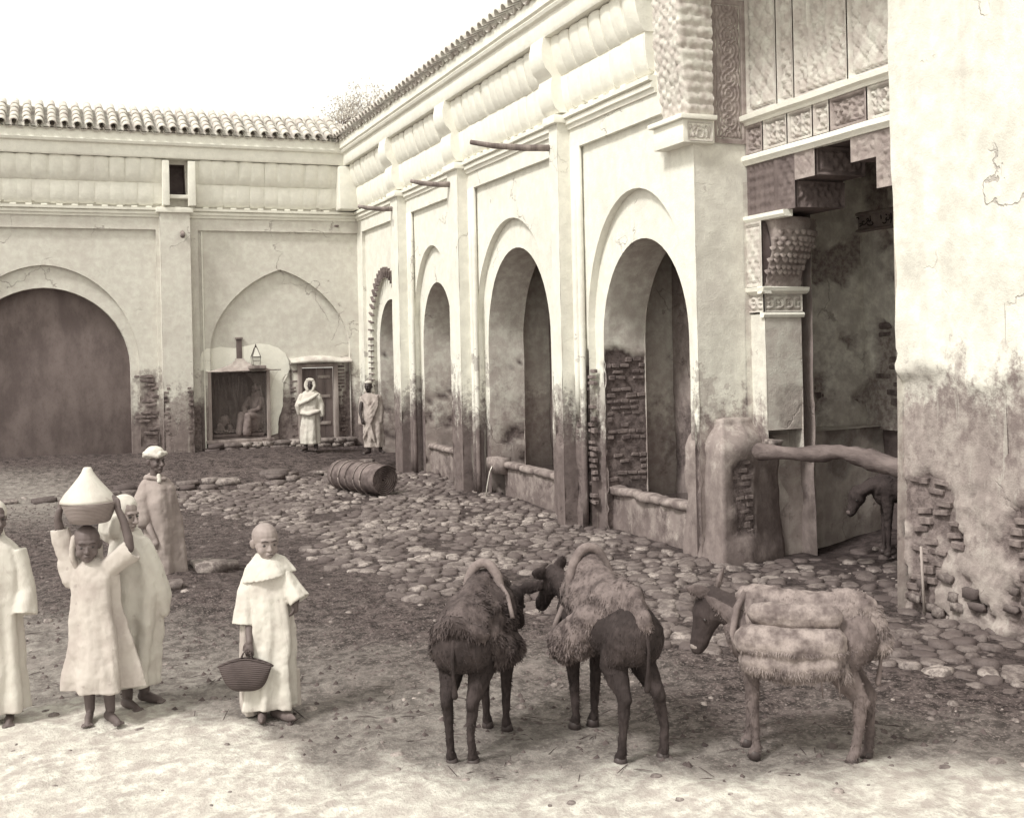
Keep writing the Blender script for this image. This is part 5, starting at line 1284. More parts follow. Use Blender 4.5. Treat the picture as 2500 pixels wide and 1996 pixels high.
# ---------------------------------------------------------------- shaven-headed boy with a basket
k = .00311
def bx(vx, vy, y=0.): return Vector(((vx - 585) * k, y, (1513 - vy) * k))
B1 = place('person', 'shaven-headed child in a pale hooded robe standing in front with a basket in one hand', 'person', 1.33, 7.5)
put_head(B1, bx(577, 1181, -.005), .236, yaw=R(32), pitch=R(4), skin=M['skinl'], child=True)
fuse('robe', [robe([(1.045, -.02, .01, .05, .05, 0), (1.0, -.02, .01, .10, .075, .003), (.94, -.012, .01, .15, .10, .006), (.82, 0, .0, .135, .105, .008), (.6, .015, 0, .145, .115, .011), (.35, .0, 0, .16, .13, .016), (.16, -.005, 0, .172, .145, .02), (.075, -.01, 0, .178, .15, .022)], folds=8, seed=1),
              ell(bx(552, 1208), (.06, .06, .055)), sleeve([bx(552, 1200), bx(541, 1250, -.02), bx(537, 1314, -.04)], [.058, .072, .092], (1.0, .75), seed=1),
              ell(bx(614, 1208), (.055, .055, .05)), sleeve([bx(606, 1200), bx(628, 1232, -.02), bx(652, 1266, -.05)], [.055, .068, .078], (.85, 1), seed=2)], .0075, 4, M['white'], B1, .008, 9)
fuse('inner_gown', [robe([(.62, -.16, -.01, .035, .04, .004), (.4, -.165, 0, .04, .06, .006), (.1, -.15, 0, .06, .08, .008), (.02, -.14, .02, .06, .08, .008)], n=36, folds=4), robe([(.3, .1, .05, .07, .07, .005), (.06, .11, .05, .07, .07, .01)], n=36, folds=4)], .009, 3, M['white2'], B1)
fuse('hood', xf([robe([(.085, .0, .0, .05, .05, .001), (.06, .0, 0, .07, .065, .002), (.02, 0, 0, .125, .095, .004), (-.05, -.005, 0, .165, .125, .007), (-.085, -.01, 0, .178, .135, .009)], folds=5, seed=4), chain([(-.13, .0, -.07), (-.175, .03, -.11), (-.12, .1, -.1)], [.04, .035, .05])], Matrix.Translation((-.02, .005, 1.0)) @ Matrix.Rotation(R(-11), 4, 'Y')), .0075, 3, M['white'], B1, .004, 14)
hsh = chain([bx(545, 1300, -.04), bx(546, 1330, -.09), bx(549, 1345, -.125)], [.028, .024, .02])
fuse('hand', [hsh] + hand(bx(549, 1343, -.125), (0, -.08, -1), (0, -1, 0), .82, .75, -1), .0045, 2, M['skin'], B1)
fuse('hand', [chain([bx(640, 1250, -.04), bx(643, 1268, -.05)], [.026, .022])] + hand(bx(642, 1266, -.05), (-.1, -.1, -1), (1, -.2, 0), .78, .6), .0045, 2, M['skin'], B1)
fuse('foot', slipper(Vector((-.06, -.02, 0)), R(10), .95) + [chain([(-.06, .02, .16), (-.06, .03, .05)], [.035, .03])], .006, 2, M['shoe'], B1)
fuse('foot', slipper(Vector((.05, -.03, 0)), R(50), .95) + [chain([(.04, .03, .16), (.04, .02, .05)], [.035, .03])], .006, 2, M['shoe'], B1)
def wv(name, a, b, sc=60):
    m = NT(name, .85, .15); p = m.pos(True); w1 = m.n('ShaderNodeTexWave', bands_direction='Z'); w1.inputs['Scale'].default_value = sc; w1.inputs['Distortion'].default_value = 1.2; w1.inputs['Detail'].default_value = 2; m.l(p, w1.inputs['Vector'])
    n1 = m.noise(p, 9, 4, .6); c = m.mix(w1.outputs['Fac'], a, b); c = m.mix(m.ramp(n1, .45, .7, 0, .5), c, min(a, b) * .8); return m.done(c, w1.outputs['Fac'], .7, .006)
M['palm'] = wv('plaited_palm', .06, .10, 26); M['straw'] = wv('coiled_straw', .17, .30, 34)
BA = thing('basket', 'dark plaited crescent-shaped basket hanging from the hand of the shaven-headed child', 'basket', B1.location[:], -TH)
rows = []
c0 = bx(543, 1380, -.165)
for i in range(33):
    s_ = -1 + 2 * i / 32; top = .012 - .05 * abs(s_) ** 1.8; dep = .205 * (1 - abs(s_) ** 2.4) ** .62; r = []
    for j in range(25):
        a = math.pi * 2 * j / 24; t = .5 - .5 * math.cos(a); thk = .055 * math.sin(a) * math.sqrt(max(0, 1 - s_ * s_)) * (1 if t < .6 else 1)
        r.append(Vector((c0.x + s_ * .178 * (1 - .12 * t * abs(s_)), c0.y + thk, c0.z + top - dep * t)))
    rows.append(r)
grid_obj('pouch', rows, M['palm'], BA, world=False)
V, F = join_vf([tube_vf([c0 + Vector((s_ * .178, .003 - .052 * sg * math.sqrt(max(0, 1 - s_ * s_)) * .35, .014 - .05 * abs(s_) ** 1.8)) for s_ in [-1 + q / 8 for q in range(17)]], .006, 6) for sg in (1, -1)]); mesh_obj('rim', V, F, M['palm'], BA, world=False)
for dy in (-.015, .015): V, F = tube_vf([c0 + Vector((-.035, dy, .0)), c0 + Vector((-.012, dy * .6, .05)), c0 + Vector((.012, dy * .5, .075)), c0 + Vector((.034, dy * .6, .05)), c0 + Vector((.05, dy, .0))], .005, 6); mesh_obj('handle', V, F, M['palm'], BA, world=False)

# ---------------------------------------------------------------- child with a lidded basket on the head
k2 = .00309
def cx2(vx, vy, y=0.): return Vector(((vx - 195) * k2, y, (1527 - vy) * k2))
B2 = place('person', 'child in a long pale gown with both arms raised to a lidded basket', 'person', .27, 7.88)
hd, Mx = put_head(B2, cx2(183, 1191, -.03), .235, yaw=R(22), pitch=R(3), skin=M['skin'], child=True)
fuse('headcloth', xf([ell((0, .035, .135), (.088, .085, .085)), chain([(-.075, .0, .16), (-.088, -.01, .09), (-.085, .0, .02), (-.06, .02, -.04)], [.022, .02, .02, .02], (1, 1.3)), chain([(.07, .04, .12), (.075, .05, .0)], [.025, .03])], Mx), .007, 3, M['white2'], B2, .003, 20)
fuse('robe', [robe([(1.06, -.02, 0, .05, .05, 0), (1.01, -.01, 0, .12, .085, .004), (.94, 0, 0, .15, .11, .008), (.75, 0, 0, .155, .12, .012), (.5, .02, 0, .185, .14, .018), (.3, .03, 0, .215, .16, .026), (.215, .035, 0, .225, .165, .03)], folds=7, seed=5),
              sleeve([cx2(212, 1215), cx2(245, 1192, -.02), cx2(280, 1166, -.03)], [.065, .07, .072], (1, .75), seed=3), sleeve([cx2(160, 1215), cx2(134, 1170, 0), cx2(125, 1120, -.01)], [.07, .065, .062], (1, .8), seed=4), chain([cx2(145, 1230), cx2(132, 1195, .0)], [.06, .05])], .0075, 4, M['white2'], B2, .009, 8)
fuse('arm', [chain([cx2(272, 1165, -.03), cx2(272, 1142, -.04), cx2(262, 1105, -.04), cx2(251, 1082, -.04)], [.032, .03, .026, .021])] + hand(cx2(252, 1084, -.04), (-.25, .2, 1), (1, -.3, 0), .8, .45, -1), .005, 2, M['skin'], B2)
fuse('arm', [chain([cx2(124, 1125, -.0), cx2(122, 1100, -.02), cx2(128, 1082, -.03)], [.03, .026, .021])] + hand(cx2(128, 1084, -.03), (.2, .2, 1), (-1, -.3, 0), .8, .45), .005, 2, M['skin'], B2)
fuse('leg', [chain([(-.055, .01, .3), (-.06, .02, .2), (-.06, .03, .06)], [.045, .04, .03])] + foot(Vector((-.055, .0, 0)), R(15), .95), .0055, 2, M['skin'], B2)
fuse('leg', [chain([(.07, .0, .3), (.075, .0, .2), (.08, .01, .06)], [.045, .04, .03])] + foot(Vector((.085, -.02, 0)), R(45), .95), .0055, 2, M['skin'], B2)
LB = thing('lidded_basket', 'coiled straw bowl with a tall pale conical lid carried on the head of the child', 'basket', B2.location[:], -TH)
def lathe(name, prof, c, mat, parent, n=40, sx=1, ripple=0):
    rows_ = [[Vector((c.x + r_ * math.cos(2 * math.pi * j / n) * (1 + ripple * math.sin(9 * j)), c.y + r_ * math.sin(2 * math.pi * j / n), c.z + z)) for j in range(n)] for r_, z in prof]
    return grid_obj(name, rows_, mat, parent, closed=True, world=False, caps=True)
cb = cx2(191, 1108, -.03)
lathe('bowl', [(.02, .0), (.115, .0), (.125, .006), (.145, .05), (.165, .10), (.176, .128), (.172, .134), (.164, .128)], cb, M['straw'], LB)
lathe('lid', [(.176, .132), (.168, .15), (.145, .185), (.115, .22), (.082, .26), (.055, .295), (.036, .325), (.028, .345), (.02, .355)], cb + Vector((-.01, 0, 0)), M['white'], LB, ripple=.004)

# ---------------------------------------------------------------- woman in white behind
k3 = .00323
def cx3(vx, vy, y=0.): return Vector(((vx - 290) * k3, y, (1492 - vy) * k3))
B3 = place('person', 'person wrapped in a bright white hooded cloak walking behind the basket-carrying child', 'person', .53, 8.13)
hd, Mx = put_head(B3, cx3(272, 1122, 0), .225, yaw=R(62), pitch=R(6), skin=M['skinl'])
fuse('cloak', xf([ell((0, .03, .155), (.092, .105, .095)), chain([(-.02, .09, .14), (0, .09, .0)], [.09, .11]), chain([(.085, .0, .1), (.08, .01, 0)], [.028, .04], (1, 1)), chain([(-.085, .0, .1), (-.08, .01, 0)], [.028, .04], (1, 1))], Mx) +
     [robe([(1.2, -.04, .03, .08, .08, .002), (1.1, -.03, .02, .14, .11, .005), (.98, -.01, .01, .18, .13, .01), (.8, .01, 0, .19, .14, .014), (.55, .0, 0, .17, .14, .016), (.3, -.02, 0, .165, .14, .02), (.16, -.03, 0, .165, .145, .022)], folds=7, seed=3),
      chain([cx3(310, 1150), cx3(335, 1200, -.02), cx3(350, 1260, 0), cx3(352, 1292, 0)], [.07, .075, .07, .04], (.8, 1))], .008, 4, M['white'], B3, .010, 8)
fuse('arm', [chain([cx3(300, 1165, -.12), cx3(288, 1178, -.17), cx3(275, 1185, -.19)], [.035, .03, .022])] + hand(cx3(276, 1185, -.19), (-1, -.1, .1), (0, -1, .3), .85, .7), .006, 2, M['skinl'], B3)
fuse('foot', foot(Vector((-.06, -.02, 0)), R(50)) + [chain([(-.08, .04, .2), (-.07, .02, .05)], [.045, .035])], .006, 2, M['skin'], B3)
fuse('foot', foot(Vector((.02, .12, .0)), R(70)) + [chain([(.0, .15, .22), (.01, .13, .05)], [.045, .035])], .006, 2, M['skin'], B3)

# ---------------------------------------------------------------- person in white at the very left
B4 = place('person', 'person in a plain white robe at the left edge, mostly behind the raised-arm child', 'person', -.33, 8.18, turn=R(20))
hd, Mx = put_head(B4, (0, 0, 1.22), .22, yaw=R(25), skin=M['skin'])
fuse('robe', [robe([(1.22, 0, .02, .06, .06, .002), (1.14, 0, .02, .14, .1, .004), (1.0, 0, .01, .17, .12, .008), (.7, 0, 0, .16, .13, .012), (.3, 0, 0, .18, .15, .02), (.08, 0, 0, .2, .16, .024)], folds=8, seed=8), sleeve([(-.13, 0, 1.12), (-.19, -.03, .85), (-.18, -.08, .68)], [.06, .07, .085], seed=6), sleeve([(.13, 0, 1.12), (.18, -.03, .85), (.17, -.08, .7)], [.06, .07, .085], seed=7)], .009, 4, M['white'], B4, .005, 9)
fuse('headcloth', xf([ell((0, .03, .15), (.09, .1, .088)), chain([(0, .09, .12), (0, .09, -.02)], [.07, .1])], Mx), .009, 3, M['white'], B4)
fuse('foot', foot(Vector((-.07, -.02, 0))) + foot(Vector((.07, -.02, 0))), .008, 2, M['skin'], B4)

# ---------------------------------------------------------------- turbaned man
k5 = .00512
def cx5(vx, vy, y=0.): return Vector(((vx - 338) * k5, y, (1217 - vy) * k5))
B5 = place('person', 'man in a white turban and long grey-brown hooded robe looking to the right', 'person', 1.10, 12.72, -.02)
hd, Mx = put_head(B5, cx5(334, 992, -.02), .26, yaw=R(50), skin=M['skin'], voxel=.006)
fuse('turban', xf([ell((0, .025, .205), (.102, .118, .085)), *[chain([(.104 * math.cos(a), .02 + .118 * math.sin(a), .20 + .018 * math.sin(a * 2 + q)) for a in (.5 + q, 1.4 + q, 2.3 + q, 3.2 + q)], [.02, .026, .026, .02]) for q in (0, 2.1, 4.2)]], Mx), .008, 2, M['white'], B5, .004, 20)
fuse('collar_hood', [chain([cx5(322, 998, .07), cx5(308, 1008, .08), cx5(335, 1012, .12)], [.04, .055, .05]), chain([cx5(324, 1000, -.07), cx5(312, 1003, .02)], [.025, .04]), chain([cx5(354, 1004, -.05), cx5(344, 1004, -.09), cx5(328, 1000, -.08)], [.02, .024, .024])], .01, 4, M['grey'], B5, .004)
fuse('shirt_front', [chain([cx5(343, 996, -.08), cx5(345, 1008, -.10)], [.022, .024])], .008, 2, M['white'], B5)
fuse('robe', [robe([(1.13, -.01, .02, .055, .06, .002), (1.08, -.01, .02, .12, .10, .005), (.99, 0, .01, .17, .13, .012), (.85, .0, 0, .185, .15, .014), (.6, .02, 0, .2, .16, .016), (.3, .05, 0, .2, .17, .02), (.03, .06, 0, .205, .17, .024)], folds=5, seed=12),
              chain([cx5(312, 1018, -.02), cx5(306, 1050, -.10), cx5(314, 1088, -.15)], [.08, .095, .085], (.9, .8)), chain([cx5(360, 1022, .02), cx5(364, 1070, .0)], [.055, .07])], .011, 4, M['grey'], B5, .008, 8)
fuse('hand', [chain([cx5(316, 1082, -.12), cx5(328, 1105, -.17), cx5(337, 1122, -.19)], [.042, .036, .028])] + hand(cx5(336, 1120, -.19), (.4, -.1, -1), (.7, -.7, 0), 1.0, .4), .008, 2, M['skinl'], B5)
fuse('foot', foot(Vector((.0, -.02, 0))) + foot(Vector((.14, -.02, 0))), .01, 2, M['skin'], B5)

# ---------------------------------------------------------------- man in white by the door
def fig6(o, P, body, seed, H=1.0): pass
B6 = place('person', 'man wrapped in a white hooded garment standing before the wooden door', 'person', 5.19, 23.95, .29)
hd, Mx = put_head(B6, (0, -.01, 1.29), .22, yaw=R(6), skin=M['skind'], voxel=.008)
fuse('hooded_wrap', xf([ell((0, .04, .12), (.108, .11, .135)), chain([(-.085, -.02, .17), (-.095, -.03, .08), (-.05, -.05, -.01)], [.03, .032, .035]), chain([(.085, -.02, .17), (.095, -.03, .08), (.05, -.05, -.01)], [.03, .032, .035]), chain([(-.06, -.03, .21), (.06, -.03, .21)], [.03, .03])], Mx) +
     [robe([(1.28, 0, .03, .1, .09, .002), (1.2, 0, .02, .19, .13, .005), (1.05, -.02, .01, .25, .16, .012), (.82, -.02, 0, .24, .16, .014), (.72, 0, 0, .19, .14, .01), (.4, -.01, 0, .2, .15, .016), (.14, -.01, 0, .2, .16, .02)], folds=6, seed=21),
      chain([(.17, 0, 1.15), (.24, -.03, .95), (.25, -.06, .75)], [.06, .065, .05]), chain([(-.18, -.02, 1.15), (-.25, -.06, .95), (-.24, -.05, .78)], [.07, .08, .04]), chain([(-.2, -.14, 1.0), (0, -.19, 1.08), (.18, -.14, 1.2)], [.035, .04, .035]), chain([(-.16, -.15, .8), (0, -.18, .78), (.18, -.13, .84)], [.04, .045, .04])], .0125, 4, M['white'], B6, .008, 9)
fuse('hand', hand(Vector((.25, -.07, .74)), (0, 0, -1), (1, 0, 0), 1, .4) + [chain([(.25, -.05, .8), (.25, -.07, .72)], [.03, .026])], .009, 2, M['skind'], B6)
fuse('foot', foot(Vector((-.12, -.03, 0)), R(-30), 1.1) + foot(Vector((.1, -.02, 0)), R(10), 1.1) + [chain([(-.12, .02, .2), (-.12, 0, .05)], [.05, .04]), chain([(.1, .02, .2), (.1, 0, .05)], [.05, .04])], .01, 2, M['skind'], B6)
# ---------------------------------------------------------------- man in a grey haik at the corner
B7 = place('person', 'dark-skinned man in a white skullcap and draped grey cloth leaning by the corner', 'person', 6.05, 22.25, .31, turn=R(-8))
hd, Mx = put_head(B7, (-.05, -.01, 1.24), .225, yaw=R(-5), skin=M['skind'], voxel=.008)
fuse('skullcap', xf([ell((0, .015, .19), (.078, .088, .045)), chain([(.075, .05, .14), (.07, .06, .02)], [.025, .05]), chain([(-.075, .05, .14), (-.07, .06, .02)], [.025, .05])], Mx), .009, 2, M['white'], B7)
fuse('draped_cloth', [robe([(1.22, -.04, .02, .08, .08, .002), (1.16, -.03, .02, .17, .12, .006), (1.0, 0, .01, .215, .15, .018), (.75, .02, 0, .2, .16, .022), (.45, .04, 0, .2, .16, .026), (.13, .06, 0, .2, .16, .028)], folds=7, seed=33),
      chain([(.15, 0, 1.12), (.2, -.02, .9), (.2, -.04, .65)], [.07, .07, .05]), chain([(-.19, .02, 1.1), (-.22, .02, .85), (-.2, -.02, .62)], [.06, .055, .07]),
      *[chain([(.17, -.10 - .01 * i, 1.17 - .06 * i), (.05, -.18, .95 - .09 * i), (-.13, -.14, .62 - .1 * i)], [.022, .028, .02]) for i in range(4)], chain([(-.16, -.06, 1.15), (-.02, -.15, 1.0), (.02, -.17, .6), (.1, -.16, .25)], [.03, .03, .03, .02])], .0125, 3, M['haik'], B7, .012, 8)
fuse('hand', [chain([(-.17, -.11, 1.02), (-.19, -.15, .85), (-.15, -.19, .72)], [.04, .036, .028])] + hand(Vector((-.15, -.19, .72)), (.2, 0, -1), (-.5, -1, 0), 1, .5), .009, 2, M['skind'], B7)
fuse('foot', foot(Vector((-.06, -.03, 0)), R(-30), 1.1) + foot(Vector((.17, .02, .02)), R(40), 1.1) + [chain([(-.05, .02, .2), (-.06, 0, .05)], [.05, .04]), chain([(.15, .04, .2), (.17, .03, .07)], [.05, .04])], .01, 2, M['skind'], B7)
# ---------------------------------------------------------------- seated shopkeeper
B8 = place('person', 'robed man seated inside the small shop behind the net curtain', 'person', 4.28, 25.38, .56, turn=R(-50) + TH)
M['shopc'] = cloth('shopkeeper_robe', .2, .14)
hd, Mx = put_head(B8, (0, 0, .92), .2, yaw=R(-10), skin=M['skin'], voxel=.009, features=False)
fuse('headcloth', xf([ell((0, .02, .14), (.09, .1, .08))], Mx), .01, 2, M['shopc'], B8)
fuse('robe', [chain([(0, .05, .9), (0, .08, .65), (0, .1, .4)], [.12, .18, .2], (1.15, .9)), chain([(.1, .02, .42), (.1, -.38, .45), (.1, -.42, .1)], [.11, .09, .09]), chain([(-.1, .02, .42), (-.1, -.36, .47), (-.1, -.42, .1)], [.11, .09, .09]), chain([(.18, 0, .8), (.2, -.15, .6), (.05, -.28, .55)], [.07, .06, .045]), chain([(-.18, 0, .8), (-.2, -.15, .6), (-.05, -.28, .55)], [.07, .06, .045]), ell((0, -.1, .3), (.2, .3, .26))], .014, 4, M['shopc'], B8, .012, 9)
BS = thing('cloth_bundle', 'pale knotted bundle resting on the shop counter behind the goods', 'bundle', (3.62, 25.5, .56)); fuse('bundle', [ell((0, 0, .36), (.12, .1, .13)), chain([(-.1, 0, .22), (-.05, 0, .02)], [.09, .12]), chain([(.12, 0, .2), (.16, 0, .05)], [.07, .1])], .015, 3, M['shopc'], BS, .02, 8)
# ---------------------------------------------------------------- donkeys
def fur(name, v, v2, sc=6):
    m = NT(name, .85, .15); p = m.pos(True); n1 = m.noise(p, sc, 4, .6); n2 = m.noise(p, 60, 4, .65, sc=(1, 1, .25)); z = m.sep(p, 2)
    c = m.mix(m.ramp(n1, .38, .68), v, v2); c = m.mix(m.ramp(n2, .45, .7, 0, .6), c, v * .55)
    return m.done(c, n2, .6, .008)
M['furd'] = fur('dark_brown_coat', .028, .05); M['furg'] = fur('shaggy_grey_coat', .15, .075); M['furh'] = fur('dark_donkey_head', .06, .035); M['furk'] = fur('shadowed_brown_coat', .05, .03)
M['fleece'] = fur('matted_fleece', .05, .10, 9); M['fleecel'] = fur('light_fleece', .24, .09, 9); M['sack'] = simple('coarse_sackcloth', .28, .10, 9, bs=80, bump=.6, obj=True); M['rope'] = simple('pale_rope_pad', .20, .11, 9, bs=60, bump=.5, obj=True)
M['fleece2'] = fur('straw_stuffed_pack_cover', .15, .055, 14)
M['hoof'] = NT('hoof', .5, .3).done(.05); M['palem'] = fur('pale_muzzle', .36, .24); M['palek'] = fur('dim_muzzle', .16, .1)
def strands(name, o, parent, n, L=.045, wd=.0035, mat=None, seed=1, zone=None, grav=.9, out=.38):
    """shaggy locks: thin blades rooted on a surface"""
    rs = random.Random(seed); me = o.data; me.calc_loop_triangles(); tr = me.loop_triangles
    ar = [t.area for t in tr]; tot = sum(ar); cum = []; s = 0
    for a in ar: s += a; cum.append(s)
    import bisect
    V, F = [], []
    for _ in range(n):
        t = tr[min(len(tr) - 1, bisect.bisect(cum, rs.random() * tot))]; a, b, c = (me.vertices[i].co for i in t.vertices); u, v = rs.random(), rs.random()
        if u + v > 1: u, v = 1 - u, 1 - v
        p = a + (b - a) * u + (c - a) * v; nn = t.normal
        if zone and not zone(p): continue
        l = L * rs.uniform(.5, 1.3); cl = noise.noise(p * 9 + Vector((seed, 0, 0))); c2 = noise.noise(p * 9 + Vector((0, seed, 5))); d = (nn * (out + .25 * cl) + Vector((rs.gauss(0, .3) + 1.6 * cl, rs.gauss(0, .3) + 1.6 * c2, -grav + rs.gauss(0, .3) + .8 * cl))).normalized(); s2 = d.cross(nn)
        if s2.length < .01: continue
        s2 = s2.normalized() * wd * rs.uniform(.6, 1.4); k = len(V); p = p - nn * .004
        V += [p - s2, p + s2, p + d * l * .55 + nn * .004 + s2 * .7, p + d * l * .55 + nn * .004 - s2 * .7, p + d * l + Vector((0, 0, -l * .2))]; F += [(k, k + 1, k + 2, k + 3), (k + 3, k + 2, k + 4)]
    q = mesh_obj(name, V, F, mat or me.materials[0], parent, world=False, smooth=False); q['kind'] = 'stuff'; return q
def donkey(label, wx, wy, turn, mat, head, ears, legs, sc=1., tail=True, wz=None, muzzle=None, nf=3500, trunkz=.72, headmat=None, hs=1.):
    """body axis along +Y (head end), hooves at z=0; legs = hoof offsets (front l, front r, hind l, hind r)"""
    D = place('donkey', label, 'donkey', wx, wy, wz, turn); D.scale = (sc, sc, sc); tz = trunkz
    sh = [chain([(0, -.34, tz + .02), (0, -.15, tz), (0, .08, tz - .01), (0, .28, tz + .02)], [.165, .185, .18, .165], (.92, 1.05), n=20), ell((0, -.36, tz + .01), (.155, .15, .18)), ell((0, .3, tz - .01), (.13, .13, .18)), chain([(0, -.3, tz + .1), (0, 0, tz + .12), (0, .25, tz + .13)], [.1, .08, .09])]
    nb, poll, muz = [Vector(p) for p in head]
    sh.append(chain([(0, .26, tz + .04), nb, poll], [.15, .105, .075], (.8, 1.15), n=14)); hd_ = (muz - poll)
    hl = poll + Vector((0, .01, 0))
    hsh = [chain([hl, hl + hd_ * .3, hl + hd_ * .62, hl + hd_ * .95], [.075 * hs, .082 * hs, .056 * hs, .046 * hs], (.85, 1.05), n=14), chain([hl + hd_ * .86, hl + hd_ * 1.02], [.05, .046])]
    if not headmat: sh += hsh
    if headmat: fuse('head', hsh + [chain([poll, nb], [.08, .11])], .0085, 4, headmat, D, .003, 22)
    for b, e in ears:
        b, e = poll + Vector(b), poll + Vector(e); sh.append(chain([b, b.lerp(e, .45), b.lerp(e, .8), e], [.024, .042, .032, .008], (1.15, .5), n=10))
    for i, (dx, dy) in enumerate(legs):
        s = -1 if i % 2 == 0 else 1; hx = s * .085 + dx
        if i < 2: sh.append(chain([(s * .085, .27, tz - .02), (s * .09, .27, tz - .2), (lerp(s * .088, hx, .5), .27 + dy * .5, .33), (hx, .27 + dy * .85, .11), (hx, .27 + dy, .05)], [.09, .058, .036, .024, .03], n=12)); sh.append(ell((lerp(s * .088, hx, .5), .27 + dy * .5 + .006, .33), (.035, .037, .042)))
        else:
            sh.append(chain([(s * .08, -.34, tz - .0), (s * .095, -.27, tz - .18), (lerp(s * .09, hx, .4), -.40 + dy * .45, .40), (hx, -.40 + dy * .8, .20), (hx, -.38 + dy, .07)], [.125, .092, .046, .028, .03], (.85, 1.1), n=12)); sh.append(ell((lerp(s * .09, hx, .4), -.42 + dy * .45, .39), (.033, .04, .045)))
        hy = (.27 if i < 2 else -.38) + dy; sh.append(chain([(hx, hy, .07), (hx, hy + .02, .03)], [.032, .036]))
    b = fuse('body', sh, .0085, 4, mat, D, .004, 22)
    if muzzle:
        c = hl + hd_ * .97; fuse('muzzle', [ell(c + Vector((0, .004, 0)), (.047, .05, .045)), ell(hl + hd_ * .75, (.044, .045, .05))], .008, 2, muzzle, D)
    for i, (dx, dy) in enumerate(legs):
        s = -1 if i % 2 == 0 else 1; hy = (.27 if i < 2 else -.38) + dy; hx = s * .085 + dx
        V, F = tube_vf([(hx, hy + .02, .0), (hx, hy + .012, .03), (hx, hy + .005, .052)], [.042, .038, .032], 12); mesh_obj('hoof', V, F, M['hoof'], D, world=False)
    if tail:
        fuse('tail', [chain([(0, -.49, tz + .06), (.0, -.515, tz - .04), (.0, -.50, tz - .16), (.0, -.485, tz - .27)], [.016, .012, .012, .02])], .007, 2, mat, D)
    for sx in (-1, 1):
        c = hl + hd_ * .36; ax_ = hd_.normalized().cross(Vector((0, 0, 1)));
        side = Vector((1, 0, 0)) - hd_.normalized() * hd_.normalized().x; side.normalize()
        V, F = ell(c + side * sx * .064 * hs, (.013, .013, .013), n=8, m_=6); mesh_obj('eye', V, F, M['eye'], b, world=False)
    strands('shaggy_coat', b, D, nf, .02, .0025, seed=int(wx * 100), out=.35)
    return D
def pack(label, D, turn, shell, mat, nst, cat='pack', extra=None, L=.06):
    P = thing('pack_saddle', label, cat, D.location[:], D.rotation_euler.z); P.scale = D.scale
    s = fuse('saddle_cover', shell, .011, 4, mat, P, .014, 9); strands('matted_locks', s, P, nst, L, .0045, seed=nst); return P
D1 = donkey('dark donkey seen from behind, leftmost of the three in the foreground, head turned right', 2.42, 6.50, R(-17), M['furd'], ((.03, .40, .82), (.07, .48, .84), (.05, .66, .62)), (((.03, 0, .04), (.25, -.02, .10)), ((-.03, 0, .03), (-.05, .1, .08))), ((.02, .02), (-.01, .0), (.02, -.02), (-.02, .0)), .96, nf=5000)
def hoop(P, y, rx, zt, zb, r_=.024, mat=None, dx=0):
    pts = [(dx + rx * math.cos(a), y + .02 * math.sin(a), zb + (zt - zb) * math.sin(a) ** .8) for a in [math.pi * i / 18 for i in range(19)]]
    V, F = tube_vf(pts, r_, 10, 1, .08); return mesh_obj('collar_hoop', V, F, mat or M['rope'], P, world=False)
P1 = pack('shaggy dark pack saddle with an arched collar on the leftmost donkey', D1, 0, [chain([(0, -.28, .80), (0, .0, .82), (0, .24, .82)], [.185, .22, .18], (1.0, 1.0)), chain([(-.1, -.24, .76), (-.16, -.18, .66), (-.17, .05, .62)], [.12, .11, .10]), chain([(.1, -.24, .76), (.16, -.18, .66), (.17, .05, .62)], [.12, .11, .10]), chain([(0, -.1, .92), (0, .14, .99), (0, .3, .92)], [.12, .10, .1], (1.1, 1)), chain([(-.14, -.4, .80), (0, -.47, .88), (.14, -.4, .80)], [.05, .055, .05])], M['fleece'], 15000, L=.035)
hoop(P1, .08, .115, 1.135, .88, .032); 
V, F = tube_vf([(.1, .1, 1.02), (.19, .0, .95), (.25, -.1, .84)], .014, 8); mesh_obj('strap', V, F, M['rope'], P1, world=False)
D2 = donkey('dark donkey seen from behind, middle of the foreground three, head to the left', 3.09, 6.14, R(24), M['furd'], ((-.04, .40, .86), (-.09, .50, .93), (-.10, .66, .72)), (((-.03, 0, .02), (-.17, -.02, .04)), ((.03, 0, .03), (.05, -.03, .13))), ((.03, .04), (-.01, .04), (-.02, .02), (.06, -.03)), 1.0, nf=5000)
P2 = pack('straw-coloured shaggy pack with hoop and strap on the middle donkey', D2, 0, [chain([(0, .0, .92), (0, .2, 1.0), (0, .34, .92)], [.12, .11, .1], (1.1, 1)), chain([(0, -.14, .82), (0, .06, .84), (0, .24, .84)], [.2, .215, .18], (1.0, .95)), chain([(-.12, -.1, .78), (-.19, 0, .66), (-.19, .14, .6)], [.12, .13, .12]), chain([(.12, -.12, .78), (.19, -.02, .66), (.19, .12, .62)], [.11, .12, .11]), chain([(0, -.2, .92), (0, -.36, .9), (0, -.46, .82)], [.1, .09, .06], (1.2, .7))], M['fleece2'], 12000, L=.024)
hoop(P2, .18, .14, 1.15, .84, .03)
V, F = tube_vf([(-.16, .24, .8), (-.2, .27, .68), (-.22, .27, .55), (-.24, .25, .48)], .018, 8); mesh_obj('strap', V, F, M['rope'], P2, world=False)
D3 = donkey('shaggy pale grey donkey in profile facing left, rightmost of the foreground three', 3.98, 5.47, R(72), M['furg'], ((.0, .38, .88), (.0, .50, .95), (.02, .60, .64)), (((-.02, -.01, .03), (-.10, .16, .09)), ((.03, 0, .03), (.05, -.06, .2))), ((-.01, -.03), (.02, .04), (.02, .04), (-.02, -.04)), .93, muzzle=M['palem'], nf=12000, trunkz=.76, headmat=M['furh'], hs=1.2)
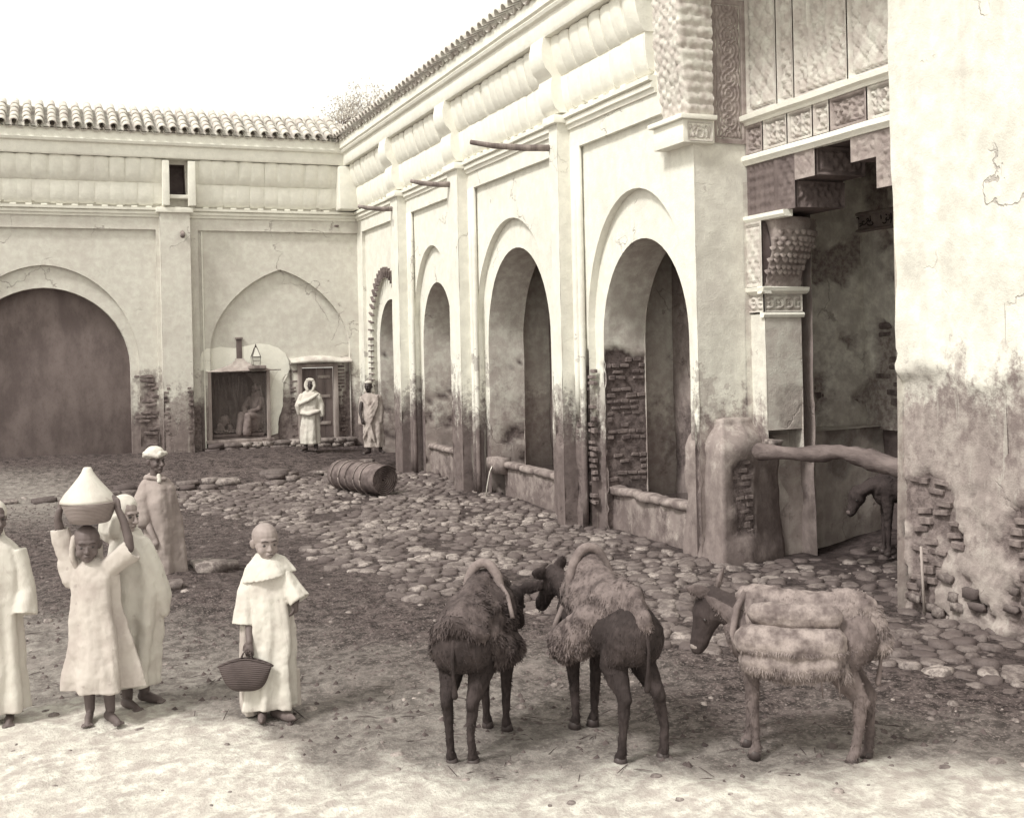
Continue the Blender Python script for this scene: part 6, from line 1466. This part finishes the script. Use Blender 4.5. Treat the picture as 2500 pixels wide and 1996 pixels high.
P3 = thing('pack_saddle', 'pale bolster-like pack rolls strapped along the flank of the grey donkey', 'pack', (D3.location.x, D3.location.y, D3.location.z + .03), D3.rotation_euler.z); P3.scale = D3.scale
for sx in (1, -1):
    a = fuse('upper_roll', [chain([(sx * .17, -.22, .885), (sx * .18, 0, .88), (sx * .17, .2, .885)], [.075, .085, .075], (1, 1))], .008, 3, M['sack'], P3, .008, 12)
    b = fuse('lower_roll', [chain([(sx * .2, -.22, .73), (sx * .225, 0, .71), (sx * .21, .25, .73)], [.105, .115, .105]), chain([(sx * .21, -.2, .61), (sx * .225, 0, .59), (sx * .21, .24, .61)], [.09, .1, .09])], .009, 3, M['sack'], P3, .01, 12)
    strands('matted_locks', b, P3, 9000, .026, .003, M['fleecel'], seed=4 + sx, zone=lambda p: p.z < .60 or abs(p.z - .69) < .012)
pad = fuse('saddle_pad', [chain([(0, -.3, .86), (0, -.1, .85), (0, .26, .88)], [.13, .12, .13], (1.2, .85)), chain([(-.13, .24, .82), (0, .26, .97), (.13, .24, .82)], [.045, .05, .045])], .01, 4, M['fleecel'], P3, .012, 10); strands('matted_locks', pad, P3, 5000, .02, .004, seed=9)
rump = fuse('rump_fleece', [chain([(0, -.28, .9), (0, -.38, .87), (0, -.46, .78), (0, -.49, .68)], [.1, .1, .075, .06], (1.4, .8)), chain([(.15, -.24, .8), (.17, -.28, .66), (.17, -.3, .52)], [.045, .04, .035]), chain([(-.15, -.24, .8), (-.17, -.28, .66), (-.17, -.3, .52)], [.045, .04, .035])], .01, 3, M['fleecel'], P3, .012, 11); strands('matted_locks', rump, P3, 6500, .035, .004, seed=10)
for sx in (1, -1):
    V, F = tube_vf([(sx * .05, .3, .98), (sx * .14, .34, .9), (sx * .19, .36, .76), (sx * .2, .34, .64)], .022, 10, 1, .08); mesh_obj('neck_strap', V, F, M['rope'], P3, world=False)
    for q in range(2): V, F = tube_vf([(sx * .22, -.16 - .1 * q, .56), (sx * .2, -.17 - .1 * q, .4)], .004, 5); mesh_obj('loose_cord', V, F, M['rope'], P3, world=False)
    for q in range(0): V, F = tube_vf([(sx * .27, -.2 - .03 * q, .6), (sx * .25, -.22 - .03 * q, .5 - .03 * q)], .005, 5); mesh_obj('loose_cord', V, F, M['rope'], P3, world=False)
D4 = donkey('dim donkey standing head-down inside the dark recess under the log', 8.66, 9.75, R(80), M['furk'], ((.0, .42, .76), (.0, .55, .68), (.0, .64, .46)), (((-.02, -.01, .03), (-.05, -.12, .08)), ((.02, 0, .03), (.05, -.1, .1))), ((.0, .0), (.0, .03), (.0, .0), (.0, -.03)), 1.0, muzzle=M['palek'], hs=1.15, nf=1500, tail=True, wz=.05)
P4 = pack('dark drooping pack on the donkey inside the recess', D4, 0, [chain([(0, -.2, .80), (0, .05, .8), (0, .22, .8)], [.17, .18, .16], (1.05, .9)), chain([(-.15, -.1, .72), (-.2, 0, .6)], [.09, .1]), chain([(.15, -.1, .72), (.2, 0, .6)], [.09, .1])], M['furk'], 1500)
bpy.data.scenes.remove(TMP)
